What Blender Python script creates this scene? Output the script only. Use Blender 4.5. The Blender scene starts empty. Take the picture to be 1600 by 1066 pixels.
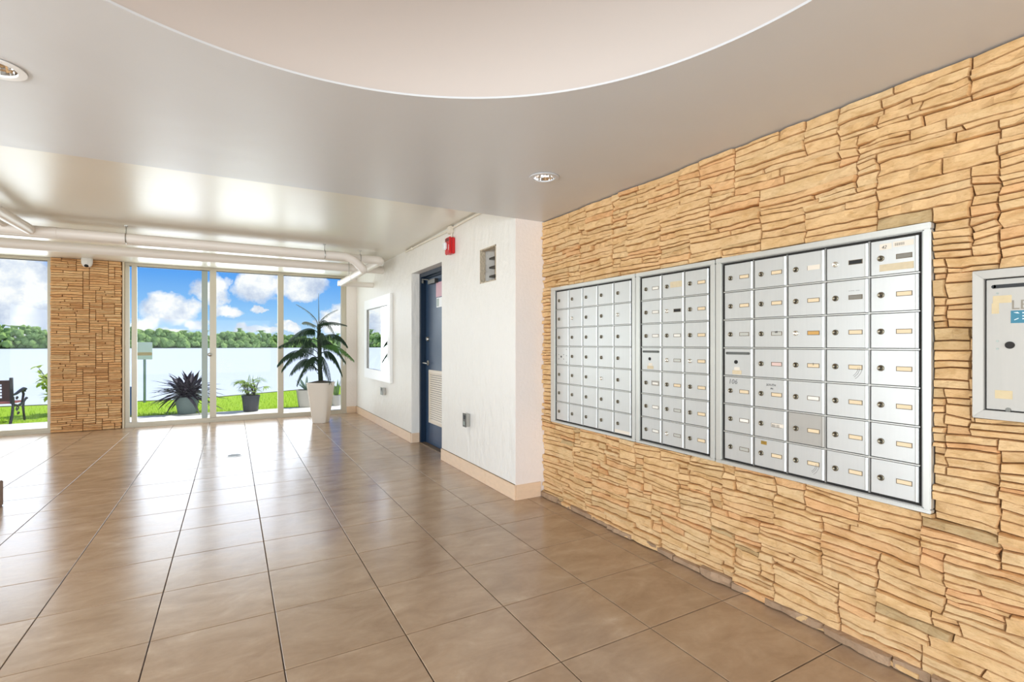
import bpy, bmesh, math, random
from math import sin, cos, pi, atan, radians, sqrt
from mathutils import Vector, Matrix, noise
S = bpy.context.scene
COL = S.collection
rnd = random.Random(7)

# ------------------------------------------------------------------ camera
H = 1.22
YAW = atan(438 / 780.0)
cd = bpy.data.cameras.new('camera'); cam = bpy.data.objects.new('camera', cd); COL.objects.link(cam)
cd.sensor_width = 36; cd.lens = 780 / 1600 * 36; cd.shift_y = 4 / 1600; cd.clip_end = 2000; cd.clip_start = 0.05
cam.location = (0, 0, H); cam.rotation_euler = (pi / 2, 0, -YAW)
S.camera = cam

# ------------------------------------------------------------------ view
vs = S.view_settings
S.display_settings.display_device = 'sRGB'
vs.view_transform = 'Standard'; vs.look = 'None'; vs.exposure = 0.0; vs.gamma = 1.0; vs.use_curve_mapping = False
S.cycles.use_denoising = True
S.cycles.max_bounces = 8; S.cycles.diffuse_bounces = 5; S.cycles.glossy_bounces = 4; S.cycles.transparent_max_bounces = 12
S.cycles.sample_clamp_indirect = 6.0
S.cycles.caustics_reflective = False; S.cycles.caustics_refractive = False

# ------------------------------------------------------------------ node helper
class NT:
    def __init__(s, tree): s.t = tree; tree.nodes.clear()
    def n(s, typ, props=None, **ins):
        nd = s.t.nodes.new(typ)
        for k, v in (props or {}).items(): setattr(nd, k, v)
        for k, v in ins.items():
            key = int(k[1:]) if k[0] == 'i' and k[1:].isdigit() else k.replace('_', ' ')
            s.set(nd, key, v)
        return nd
    def set(s, nd, key, v):
        sk = nd.inputs[key]
        if hasattr(v, 'is_output') or isinstance(v, bpy.types.NodeSocket): s.t.links.new(v, sk)
        elif isinstance(v, bpy.types.Node): s.t.links.new(v.outputs[0], sk)
        else: sk.default_value = v
    def math(s, op, a, b=0.0, c=0.0, clamp=False):
        return s.n('ShaderNodeMath', {'operation': op, 'use_clamp': clamp}, i0=a, i1=b, i2=c).outputs[0]
    def ramp(s, fac, stops, interp='LINEAR'):
        r = s.n('ShaderNodeValToRGB'); s.t.links.new(fac, r.inputs[0]); cr = r.color_ramp; cr.interpolation = interp
        while len(cr.elements) < len(stops): cr.elements.new(0.5)
        for e, (p, c) in zip(cr.elements, stops):
            e.position = p; e.color = tuple(c) + (1,) if len(c) == 3 else c
        return r.outputs[0]
    def mix(s, fac, a, b, mode='MIX'):
        m = s.n('ShaderNodeMix', {'data_type': 'RGBA', 'blend_type': mode})
        for k, v in ((0, fac), (6, a), (7, b)):
            if isinstance(v, tuple) and len(v) == 3: v = v + (1,)
            s.set(m, k, v)
        return m.outputs[2]
    def noise(s, vec, scale, detail=3, rough=0.55, dist=0.0):
        nd = s.n('ShaderNodeTexNoise', None, Scale=scale, Detail=detail, Roughness=rough, Distortion=dist)
        if vec is not None: s.t.links.new(vec, nd.inputs['Vector'])
        return nd

def srgb(r, g, b):
    f = lambda c: (c / 255) / 12.92 if c / 255 <= 0.04045 else ((c / 255 + 0.055) / 1.055) ** 2.4
    return (f(r), f(g), f(b))

MATS = {}
def mat(name, col, rough=0.5, metal=0.0, spec=0.5, bump=0.0, bscale=40.0, var=0.0, vscale=8.0, stretch=(1, 1, 1), coat=0.0, detail=3, trans=0.0, sheen=None):
    m = bpy.data.materials.new(name); m.use_nodes = True; t = NT(m.node_tree); MATS[name] = m
    out = t.n('ShaderNodeOutputMaterial')
    b = t.n('ShaderNodeBsdfPrincipled', None, Roughness=rough, Metallic=metal)
    b.inputs['Specular IOR Level'].default_value = spec
    b.inputs['Coat Weight'].default_value = coat
    t.t.links.new(b.outputs[0], out.inputs[0])
    pos = t.n('ShaderNodeNewGeometry').outputs['Position']
    mp = t.n('ShaderNodeMapping', None); t.t.links.new(pos, mp.inputs[0]); mp.inputs['Scale'].default_value = stretch
    v = mp.outputs[0]
    if var > 0:
        ns = t.noise(v, vscale, detail)
        f = t.math('MULTIPLY_ADD', ns.outputs[0], 2 * var, 1 - var)
        c = t.mix(1.0, col, t.n('ShaderNodeCombineColor', None, i0=f, i1=f, i2=f).outputs[0], 'MULTIPLY')
        t.t.links.new(c, b.inputs['Base Color'])
    else: b.inputs['Base Color'].default_value = tuple(col) + (1,)
    if bump > 0:
        nb = t.noise(v, bscale, 4)
        bp = t.n('ShaderNodeBump', None, Strength=1.0, Distance=bump, Height=nb.outputs[0])
        t.t.links.new(bp.outputs[0], b.inputs['Normal'])
    if trans > 0:
        tr = t.n('ShaderNodeBsdfTranslucent'); tr.inputs[0].default_value = tuple(col) + (1,)
        mx = t.n('ShaderNodeMixShader', None, i0=trans, i1=b.outputs[0], i2=tr.outputs[0]); t.t.links.new(mx.outputs[0], out.inputs[0])
    return m

# ------------------------------------------------------------------ sky
def pdir(x, y):
    u = (x - 800) / 780; v = (537 - y) / 780
    d = Vector((sin(YAW) + u * cos(YAW), cos(YAW) - u * sin(YAW), v)); return d.normalized()
W = bpy.data.worlds.new('sky'); S.world = W; W.use_nodes = True
t = NT(W.node_tree)
wout = t.n('ShaderNodeOutputWorld'); bg = t.n('ShaderNodeBackground'); t.t.links.new(bg.outputs[0], wout.inputs[0])
gen = t.n('ShaderNodeTexCoord').outputs['Generated']
sep = t.n('ShaderNodeSeparateXYZ', None, i0=gen)
el = sep.outputs[2]
base = t.ramp(el, [(0.0, srgb(205, 228, 246)), (0.05, srgb(150, 203, 250)), (0.12, srgb(92, 164, 244)), (0.25, srgb(64, 136, 232)), (1.0, srgb(40, 100, 205))])
warp = t.noise(gen, 14.0, 5, 0.62)
wv = t.n('ShaderNodeVectorMath', {'operation': 'SUBTRACT'}, i0=warp.outputs[1], i1=(0.5, 0.5, 0.5))
ws = t.n('ShaderNodeVectorMath', {'operation': 'SCALE'}, i0=wv.outputs[0]); ws.inputs['Scale'].default_value = 0.075
wd = t.n('ShaderNodeVectorMath', {'operation': 'ADD'}, i0=gen, i1=ws.outputs[0])
cur = None
clouds = [(35, 438, 55, 34), (12, 485, 50, 20), (70, 492, 40, 20), (262, 480, 42, 25), (300, 505, 18, 9), (232, 505, 22, 12), (330, 455, 30, 26),
          (405, 446, 44, 26), (355, 488, 28, 13), (403, 484, 11, 8), (376, 513, 15, 6), (405, 520, 34, 8), (470, 446, 42, 22), (520, 500, 26, 22),
          (450, 512, 20, 8), (-60, 460, 60, 30), (-150, 480, 50, 26), (560, 470, 30, 20), (640, 480, 60, 26), (20, 518, 60, 8), (240, 520, 50, 7), (500, 425, 30, 7)]
for (x, y, rx, ry) in clouds:
    c = pdir(x, y)
    df = t.n('ShaderNodeVectorMath', {'operation': 'SUBTRACT'}, i0=wd.outputs[0], i1=tuple(c))
    sx = 780 / rx * 1.25; sz = 780 / ry * 1.05
    sc = t.n('ShaderNodeVectorMath', {'operation': 'MULTIPLY'}, i0=df.outputs[0], i1=(sx, sx * 0.6, sz))
    ln = t.n('ShaderNodeVectorMath', {'operation': 'LENGTH'}, i0=sc.outputs[0]).outputs['Value']
    v = t.math('SUBTRACT', 1.0, ln)
    cur = v if cur is None else t.math('MAXIMUM', cur, v)
mp = t.n('ShaderNodeMapping'); t.t.links.new(gen, mp.inputs[0]); mp.inputs['Scale'].default_value = (1, 1, 2.2)
gcl = t.noise(mp.outputs[0], 3.4, 6, 0.6)
hi = t.math('MULTIPLY_ADD', el, 4.0, -1.0, clamp=True)   # broken cumulus overhead too
g2 = t.math('MULTIPLY', t.math('MULTIPLY_ADD', gcl.outputs[0], 4.0, -2.0), hi)
cur = t.math('MAXIMUM', cur, g2)
mask = t.ramp(cur, [(0.0, (0, 0, 0)), (0.12, (0.55,) * 3), (0.30, (1, 1, 1))])
cn = t.noise(gen, 22.0, 5, 0.6)
ccol = t.ramp(cn.outputs[0], [(0.34, srgb(190, 203, 228)), (0.5, srgb(232, 238, 249)), (0.58, srgb(255, 255, 255))])
sky = t.mix(mask, base, ccol)
t.t.links.new(sky, bg.inputs[0]); bg.inputs[1].default_value = 1.05

# ------------------------------------------------------------------ sun and large lights
def sun_light():
    l = bpy.data.lights.new('sun', 'SUN'); l.energy = 4.6; l.angle = radians(1.0); l.color = (1.0, 0.97, 0.9)
    o = bpy.data.objects.new('sun', l); COL.objects.link(o)
    d = Vector((-0.62, 0.02, -0.9)); o.rotation_euler = d.to_track_quat('-Z', 'Y').to_euler(); o.location = (8, 12, 20)
sun_light()
def area(name, loc, size, power, direction, color=(1, 1, 1), spread=180):
    l = bpy.data.lights.new(name, 'AREA'); l.shape = 'RECTANGLE'; l.size, l.size_y = size; l.energy = power; l.color = color
    l.spread = radians(spread)
    o = bpy.data.objects.new(name, l); COL.objects.link(o); o.location = loc
    o.rotation_euler = Vector(direction).to_track_quat('-Z', 'Y').to_euler()
    return o
area('daylight_through_sliding_doors', (0.10, 9.22, 1.22), (2.62, 2.28), 68, (0, -1, 0), (0.95, 0.98, 1.0))
area('daylight_through_fixed_window', (-3.3, 9.22, 1.22), (2.2, 2.28), 52, (0, -1, 0), (0.95, 0.98, 1.0))
area('rear_fill_light', (-1.2, -3.3, 1.12), (5.0, 1.95), 232, (0, 1, 0), (0.89, 0.955, 1.0))  # added front fill from behind the camera, set in an assumed opening
area('left_fill_light', (-4.3, .7, 1.15), (4.6, 1.9), 235, (1, 0, 0), (0.89, 0.955, 1.0))  # unseen fill added on the left to brighten the interior
pl_ = bpy.data.lights.new('recess_fill_light', 'POINT'); pl_.energy = 0.8; pl_.shadow_soft_size = 0.16; pl_.color = (1.0, 0.96, 0.92)  # unseen point light added to brighten the round recess, no fixture built
po_ = bpy.data.objects.new('recess_fill_light', pl_); COL.objects.link(po_); po_.location = (0.268, 0.788, 2.72)

# ------------------------------------------------------------------ mesh helpers
class MB:
    def __init__(s): s.v = []; s.f = []; s.m = []
    def add(s, vs_, fs, mi=0):
        o = len(s.v); s.v += [tuple(v) for v in vs_]; s.f += [tuple(i + o for i in f) for f in fs]; s.m += [mi] * len(fs); return s
    def box(s, x0, x1, y0, y1, z0, z1, mi=0):
        return s.add([(x0, y0, z0), (x1, y0, z0), (x1, y1, z0), (x0, y1, z0), (x0, y0, z1), (x1, y0, z1), (x1, y1, z1), (x0, y1, z1)],
                     [(0, 3, 2, 1), (4, 5, 6, 7), (0, 1, 5, 4), (1, 2, 6, 5), (2, 3, 7, 6), (3, 0, 4, 7)], mi)
    def tube(s, pts, r, n=12, mi=0, caps=True):
        pts = [Vector(p) for p in pts]; k = len(pts); rr = r if isinstance(r, (list, tuple)) else [r] * k
        rings = []; up = None
        for i, p in enumerate(pts):
            tn = (pts[min(i + 1, k - 1)] - pts[max(i - 1, 0)]).normalized()
            if up is None:
                up = Vector((0, 0, 1)) if abs(tn.z) < 0.9 else Vector((1, 0, 0))
            a = tn.cross(up).normalized(); b = a.cross(tn).normalized(); up = b
            rings.append([p + (a * cos(2 * pi * j / n) + b * sin(2 * pi * j / n)) * rr[i] for j in range(n)])
        vs_ = [v for rg in rings for v in rg]; fs = []
        for i in range(k - 1):
            for j in range(n):
                fs.append((i * n + j, i * n + (j + 1) % n, (i + 1) * n + (j + 1) % n, (i + 1) * n + j))
        if caps: fs.append(tuple(range(n - 1, -1, -1))); fs.append(tuple((k - 1) * n + j for j in range(n)))
        return s.add(vs_, fs, mi)
    def lathe(s, prof, n=24, c=(0, 0, 0), mi=0, sq=None):
        vs_ = []; fs = []; k = len(prof)
        for (r, z) in prof:
            for j in range(n):
                a = 2 * pi * j / n; rx = r
                if sq:
                    ca, sa = cos(a), sin(a); rx = r / (abs(ca) ** sq + abs(sa) ** sq) ** (1.0 / sq)
                vs_.append((c[0] + rx * cos(a), c[1] + rx * sin(a), c[2] + z))
        for i in range(k - 1):
            for j in range(n):
                fs.append((i * n + j, i * n + (j + 1) % n, (i + 1) * n + (j + 1) % n, (i + 1) * n + j))
        fs.append(tuple(range(n - 1, -1, -1))); fs.append(tuple((k - 1) * n + j for j in range(n)))
        return s.add(vs_, fs, mi)
    def mesh(s, name, mats, smooth=False):
        me = bpy.data.meshes.new(name); me.from_pydata(s.v, [], s.f)
        for m in (mats if isinstance(mats, (list, tuple)) else [mats]): me.materials.append(m)
        if any(s.m): me.polygons.foreach_set('material_index', s.m)
        if smooth: me.polygons.foreach_set('use_smooth', [True] * len(me.polygons))
        me.update(); return me

def link(name, me, parent=None, loc=None, rot=None):
    o = bpy.data.objects.new(name, me); COL.objects.link(o)
    if parent: o.parent = parent
    if loc is not None: o.location = loc
    if rot is not None: o.rotation_euler = rot
    return o
def part(name, mb, m, parent=None, loc=None, rot=None, smooth=False, bevel=0.0, label=None):
    me = mb.mesh(name, m, smooth)
    if bevel > 0:
        bm = bmesh.new(); bm.from_mesh(me)
        es = [e for e in bm.edges if len(e.link_faces) == 2 and e.calc_face_angle(0) > 0.6]
        bmesh.ops.bevel(bm, geom=es, offset=bevel, segments=2, affect='EDGES', clamp_overlap=True)
        bm.to_mesh(me); bm.free()
    if smooth: me.set_sharp_from_angle(angle=radians(40))
    o = link(name, me, parent, loc, rot)
    if label: o['label'] = label
    return o
def empty(name, loc, label, cat, group=None, rz=0):
    o = bpy.data.objects.new(name, None); COL.objects.link(o); o.location = loc; o.rotation_euler = (0, 0, rz); o.empty_display_size = 0.1
    tag(o, label, cat, group); return o
def tag(o, label, cat, group=None, kind=None):
    o['label'] = label
    if cat: o['category'] = cat
    if group: o['group'] = group
    if kind: o['kind'] = kind
    return o
def to_mesh(fc, name, par, loc):
    tmp = bpy.data.objects.new('t', fc); COL.objects.link(tmp); bpy.context.view_layer.update()
    me = bpy.data.meshes.new_from_object(tmp.evaluated_get(bpy.context.evaluated_depsgraph_get()))
    bpy.data.objects.remove(tmp); bpy.data.curves.remove(fc); me.name = name
    return link(name, me, par, loc, (pi / 2, 0, -pi / 2))
def struct(o, label, kind='structure', cat=None):
    o['kind'] = kind; o['label'] = label
    o['category'] = cat or 'building part'
    return o

# ------------------------------------------------------------------ materials
plaster = mat('white_plaster', srgb(236, 233, 226), 0.45, bump=0.012, bscale=16, var=0.02, spec=0.4, stretch=(1, 1, 0.45))
plaster_warm = mat('warm_plaster', srgb(238, 229, 222), 0.55, bump=0.003, bscale=40, var=0.015, spec=0.3)
soffit_m = mat('soffit_paint', srgb(210, 212, 214), 0.33, bump=0.0035, bscale=3.0, var=0.015, spec=0.45, vscale=3)
ceil_m = mat('ceiling_paint', srgb(232, 228, 217), 0.28, bump=0.003, bscale=3.0, var=0.012, spec=0.6, stretch=(0.6, 1.6, 1), vscale=3)
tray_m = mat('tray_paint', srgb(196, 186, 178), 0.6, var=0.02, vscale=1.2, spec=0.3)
trav = mat('travertine_tile', srgb(230, 202, 172), 0.35, var=0.10, vscale=14, stretch=(1, 1, 3), bump=0.0006, bscale=60)
grout = mat('dark_grout', srgb(84, 70, 56), 0.8)
mortar = mat('mortar', srgb(112, 84, 54), 0.9, bump=0.004, bscale=40, var=0.15)
mortar_w = mat('pale_mortar', srgb(236, 224, 200), 0.85, bump=0.004, bscale=60, var=0.08)
alu_frame = mat('window_aluminium', srgb(190, 181, 162), 0.38, metal=0.25, var=0.02)
alu_grey = mat('grey_aluminium', srgb(150, 158, 150), 0.4, metal=0.3)
pipe_m = mat('pipe_paint', srgb(238, 231, 223), 0.38, var=0.015, spec=0.5)
steel = mat('steel', srgb(180, 178, 172), 0.3, metal=1.0)
dark_steel = mat('dark_steel', srgb(100, 98, 92), 0.4, metal=0.9)
chrome = mat('chrome', srgb(232, 230, 228), 0.07, metal=1.0)
black = mat('black', (0.008, 0.008, 0.008), 0.5)
white_pl = mat('white_plastic', srgb(238, 238, 236), 0.35)
red_pl = mat('red_plastic', srgb(200, 24, 28), 0.35)
door_blue = mat('navy_door_paint', srgb(44, 68, 96), 0.32, spec=0.35, bump=0.001, bscale=20, var=0.04)
frame_blue = mat('navy_frame_paint', srgb(24, 42, 62), 0.35, spec=0.3)
louver_m = mat('louver_paint', srgb(226, 214, 196), 0.4)
brass = mat('brass', srgb(190, 158, 84), 0.35, metal=0.8)
concrete = mat('pale_concrete', srgb(232, 230, 224), 0.8, var=0.04, vscale=5, bump=0.002)
cream_pot = mat('cream_pot', srgb(244, 238, 228), 0.5, var=0.01)
soil = mat('soil', srgb(92, 84, 70), 0.95, bump=0.01, bscale=50, var=0.3, vscale=30)
trunk_m = mat('palm_trunk', srgb(38, 52, 34), 0.8, bump=0.01, bscale=50, var=0.3, vscale=30)
frond_m = mat('palm_frond', srgb(34, 60, 38), 0.5, var=0.25, vscale=10, trans=0.25)
frond_l = mat('light_frond', srgb(74, 122, 48), 0.5, var=0.2, vscale=10, trans=0.3)
frond_g = mat('pale_frond', srgb(118, 128, 116), 0.5, var=0.2, vscale=20, trans=0.3)

def glass_mat():
    m = bpy.data.materials.new('window_glass'); m.use_nodes = True; t = NT(m.node_tree)
    out = t.n('ShaderNodeOutputMaterial')
    tr = t.n('ShaderNodeBsdfTransparent'); tr.inputs[0].default_value = (0.97, 0.985, 0.98, 1)
    gl = t.n('ShaderNodeBsdfGlossy', None, Roughness=0.01)
    fr = t.n('ShaderNodeFresnel', None, IOR=1.3)
    f = t.math('MULTIPLY', fr.outputs[0], 0.3)
    mx = t.n('ShaderNodeMixShader', None, i0=f, i1=tr.outputs[0], i2=gl.outputs[0])
    t.t.links.new(mx.outputs[0], out.inputs[0]); return m
glass = glass_mat()

def stone_mat(name, stops, sat_dark):
    m = bpy.data.materials.new(name); m.use_nodes = True; t = NT(m.node_tree)
    out = t.n('ShaderNodeOutputMaterial'); b = t.n('ShaderNodeBsdfPrincipled', None, Roughness=0.8)
    b.inputs['Specular IOR Level'].default_value = 0.25
    t.t.links.new(b.outputs[0], out.inputs[0])
    a = t.n('ShaderNodeAttribute', {'attribute_name': 'tint'})
    base = t.ramp(a.outputs['Fac'], stops)
    pos = t.n('ShaderNodeNewGeometry').outputs['Position']
    mp = t.n('ShaderNodeMapping'); t.t.links.new(pos, mp.inputs[0]); mp.inputs['Scale'].default_value = (1, 1, 3.0)
    n1 = t.noise(mp.outputs[0], 7, 5, 0.6, 0.6); n2 = t.noise(mp.outputs[0], 30, 5, 0.65)
    f1 = t.ramp(n1.outputs[0], [(0.35, sat_dark), (0.52, (.96, .955, .94)), (0.75, (0.97, 0.96, 0.95))])
    f2 = t.ramp(n2.outputs[0], [(0.30, (0.80, 0.72, 0.62)), (0.48, (1, 1, 1)), (0.8, (1.0, 1.0, 1.0))])
    c = t.mix(1.0, base, f1, 'MULTIPLY'); c = t.mix(0.75, c, f2, 'MULTIPLY')
    dep = t.n('ShaderNodeAttribute', {'attribute_name': 'rim'})      # iron-stained split edges
    c = t.mix(t.math('MULTIPLY', dep.outputs['Fac'], 0.62), c, t.mix(1.0, c, (0.60, 0.42, 0.26), 'MULTIPLY'))
    t.t.links.new(c, b.inputs['Base Color'])
    n3 = t.noise(mp.outputs[0], 24, 6, 0.7)
    bp = t.n('ShaderNodeBump', None, Strength=1.0, Distance=0.011, Height=n3.outputs[0]); t.t.links.new(bp.outputs[0], b.inputs['Normal'])
    return m
stone_r = stone_mat('ledgestone', [(0.0, srgb(206, 180, 136)), (0.04, srgb(222, 190, 142)), (0.10, srgb(238, 200, 148)), (0.5, srgb(242, 204, 152)),
                                   (0.8, srgb(240, 208, 160)), (0.90, srgb(241, 198, 146)), (1.0, srgb(238, 188, 136))], (0.82, 0.76, 0.66))
stone_b = stone_mat('ledgestone_pillar', [(0.0, srgb(216, 164, 114)), (0.15, srgb(244, 192, 138)), (0.6, srgb(252, 206, 152)), (1.0, srgb(255, 218, 168))], (0.9, 0.84, 0.76))

def tile_mat():
    m = bpy.data.materials.new('floor_tile'); m.use_nodes = True; t = NT(m.node_tree)
    out = t.n('ShaderNodeOutputMaterial'); b = t.n('ShaderNodeBsdfPrincipled')
    b.inputs['Specular IOR Level'].default_value = 0.75
    t.t.links.new(b.outputs[0], out.inputs[0])
    r = t.n('ShaderNodeObjectInfo').outputs['Random']
    pos = t.n('ShaderNodeNewGeometry').outputs['Position']
    off = t.n('ShaderNodeCombineXYZ', None, i0=t.math('MULTIPLY', r, 37.0), i1=t.math('MULTIPLY', r, 91.0), i2=0.0)
    v = t.n('ShaderNodeVectorMath', {'operation': 'ADD'}, i0=pos, i1=off.outputs[0])
    mp = t.n('ShaderNodeMapping'); t.t.links.new(v.outputs[0], mp.inputs[0]); mp.inputs['Scale'].default_value = (1.7, 3.4, 1)
    mp.inputs['Rotation'].default_value = (0, 0, 0.5)
    n1 = t.noise(mp.outputs[0], 2.2, 6, 0.62, 0.5); n2 = t.noise(v.outputs[0], 34, 4, 0.6)
    c = t.ramp(n1.outputs[0], [(0.28, srgb(156, 130, 104)), (0.48, srgb(171, 145, 118)), (0.62, srgb(180, 155, 128)), (0.78, srgb(194, 172, 147))])
    g = t.math('MULTIPLY_ADD', n2.outputs[0], 0.16, 0.92); g = t.math('MULTIPLY', g, t.math('MULTIPLY_ADD', r, 0.10, 0.95))
    c = t.mix(1.0, c, t.n('ShaderNodeCombineColor', None, i0=g, i1=g, i2=g).outputs[0], 'MULTIPLY')
    t.t.links.new(c, b.inputs['Base Color'])
    t.t.links.new(t.math('MULTIPLY_ADD', n1.outputs[0], 0.14, 0.15), b.inputs['Roughness'])
    bp = t.n('ShaderNodeBump', None, Strength=1.0, Distance=0.0008, Height=n1.outputs[0]); t.t.links.new(bp.outputs[0], b.inputs['Normal'])
    return m
tile_m = tile_mat()

def brushed(name, col, rough, metal=0.85):
    m = mat(name, col, rough, metal=metal, var=0.035, vscale=16, stretch=(0.2, 6.0, 0.25), detail=2)
    return m
alu = brushed('brushed_aluminium', srgb(210, 211, 208), 0.38, .6)
alu_d = brushed('worn_grey_aluminium', srgb(176, 172, 164), 0.5, .4)
alu_trim = brushed('trim_aluminium', srgb(214, 214, 208), 0.36, .6)
alu_dark = mat('rail_aluminium', srgb(160, 160, 156), 0.35, metal=0.8)
cab_dark = mat('cabinet_gap', srgb(34, 30, 26), 0.7)

# ------------------------------------------------------------------ floor and tiles
WX = 2.17           # stone wall face
BX = 1.925          # white box face
BY = 3.375          # soffit edge / box front
WY = 9.05           # window plane
LX = -4.4; BK = -3.4
floor = part('floor', MB().box(LX - .1, 2.6, BK - .1, WY + .06, -0.12, -0.004), grout)
struct(floor, 'brown polished square tile floor reflecting the windows', cat='floor')
P = 0.4645
xs = [0.172 + P * k for k in range(-10, 5)] + [WX + 0.03]
ys = [1.1125 + P * k for k in range(-10, 18)] + [WY]
tile_meshes = {}
def tile_mesh(w, d):
    k = (round(w, 3), round(d, 3))
    if k not in tile_meshes:
        g = 0.0024; b = 0.0014; z1 = 0.0
        x0, x1, y0, y1 = -w / 2 + g, w / 2 - g, -d / 2 + g, d / 2 - g
        mb = MB()
        mb.add([(x0, y0, -.01), (x1, y0, -.01), (x1, y1, -.01), (x0, y1, -.01), (x0, y0, -b * .8), (x1, y0, -b * .8), (x1, y1, -b * .8), (x0, y1, -b * .8),
                (x0 + b, y0 + b, z1), (x1 - b, y0 + b, z1), (x1 - b, y1 - b, z1), (x0 + b, y1 - b, z1)],
               [(0, 1, 5, 4), (1, 2, 6, 5), (2, 3, 7, 6), (3, 0, 4, 7), (4, 5, 9, 8), (5, 6, 10, 9), (6, 7, 11, 10), (7, 4, 8, 11), (8, 9, 10, 11)])
        tile_meshes[k] = mb.mesh('tile', tile_m)
    return tile_meshes[k]
far = MB(); ntile = 0
for i in range(len(xs) - 1):
    for j in range(len(ys) - 1):
        x0, x1, y0, y1 = xs[i], xs[i + 1], ys[j], ys[j + 1]
        cx, cy = (x0 + x1) / 2, (y0 + y1) / 2
        dep = cx * sin(YAW) + cy * cos(YAW); lat = cx * cos(YAW) - cy * sin(YAW)
        seen = dep > 0.9 and abs(lat) / max(dep, .1) < 1.3 and cy > 0.3 and not (cx > 2.25 and cy > 3.4)
        if seen and ntile < 298:
            o = link('tile', tile_mesh(x1 - x0, y1 - y0), floor, (cx, cy, 0), (rnd.uniform(-1, 1) * .0011, rnd.uniform(-1, 1) * .0011, 0)); ntile += 1
        else:
            far.box(x0 + .002, x1 - .002, y0 + .002, y1 - .002, -.01, 0)
o = part('floor_tiles_behind', far, tile_m, floor); o['kind'] = 'stuff'

# floor drain
dr = empty('floor_drain', (0.024, 6.215, 0), 'round metal floor drain set in the tiles before the sliding doors', 'drain')
part('drain_rim', MB().lathe([(0.078, 0.0), (0.078, 0.003), (0.066, 0.004)], 28), steel, dr, smooth=True)
g = MB()
for k in range(-5, 6):
    hw = sqrt(max(0.0, .064 ** 2 - (k * .011) ** 2)); g.box(-hw, hw, k * .011 - .003, k * .011 + .003, .002, .006)
part('drain_grate', g, dark_steel, dr)

# ------------------------------------------------------------------ stones
def lerp(a, b, t_): return a + (b - a) * t_
def stone(w, q, t, rng, fine, warp, cx, g=.0008):
    """irregular split-face stone on a four-sided outline; q = bottom-left, bottom-right, top-left, top-right heights.
    local x = along the wall, y = up, z = out of the wall"""
    cl, cr, dl, dr = q; h = ((dl - cl) + (dr - cr)) / 2; cy = (cl + cr + dl + dr) / 4
    nu = max(3, min(9, int(w / .028) + 1)); nv = 3 if h < 0.045 else 4
    ex = min(.004, w * .1) / w; ey = min(.0035, h * .14) / h
    us = [0, ex] + [ex + (1 - 2 * ex) * k / (nu - 2) for k in range(1, nu - 2)] + [1 - ex, 1]
    vv_ = [0, ey] + [ey + (1 - 2 * ey) * k / (nv - 2) for k in range(1, nv - 2)] + [1 - ey, 1]
    nu = len(us) - 1; nv = len(vv_) - 1
    ox, oy, oz = rng.uniform(0, 99), rng.uniform(0, 99), rng.uniform(0, 99)
    tiltu, tiltv = rng.uniform(-.05, .05), rng.uniform(-.10, .20)
    a = rng.uniform(.5, 1.3) * fine
    sp = rng.uniform(.15, .85); sdir = rng.choice((-1, 1)); sh = rng.choice((0, 0, .003, .006, .009)) * fine; slope = rng.uniform(-.6, .6)
    pts = []; rim = []
    for j, v in enumerate(vv_):
        for i, u in enumerate(us):
            edge = (i in (0, nu)) or (j in (0, nv)); near = (i in (1, nu - 1)) or (j in (1, nv - 1))
            X = (u - .5) * w; Y = lerp(lerp(cl, cr, u), lerp(dl, dr, u), v) - cy
            X += g if i == 0 else (-g if i == nu else 0); Y += g if j == 0 else (-g if j == nv else 0)
            wx, wy = warp(cx + X, cy + Y)
            z = t + a * (.0095 * noise.noise(Vector((ox + X * 24, oy + Y * 50, oz))) + .0035 * noise.noise(Vector((ox + X * 70, oz + Y * 120, oy)))) + tiltu * X + tiltv * Y
            if (u - sp) * sdir > (v - .5) * slope: z -= sh
            if edge: z = z * .72 - .004
            elif near: z -= .0022 * rng.random()
            pts.append((X + wx, Y + wy, z)); rim.append(1.0 if edge else (0.3 * rng.random() if near else 0.0))
    n = nu + 1
    fs = [(j * n + i, j * n + i + 1, (j + 1) * n + i + 1, (j + 1) * n + i) for j in range(nv) for i in range(nu)]
    ring = [i for i in range(n)] + [j * n + nu for j in range(1, nv + 1)] + [nv * n + i for i in range(nu - 1, -1, -1)] + [j * n for j in range(nv - 1, 0, -1)]
    m0 = len(pts)
    for r in ring: pts.append((pts[r][0], pts[r][1], 0)); rim.append(1.0)
    L = len(ring)
    for k in range(L): fs.append((m0 + k, m0 + (k + 1) % L, ring[(k + 1) % L], ring[k]))
    return pts, fs, rim

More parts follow.
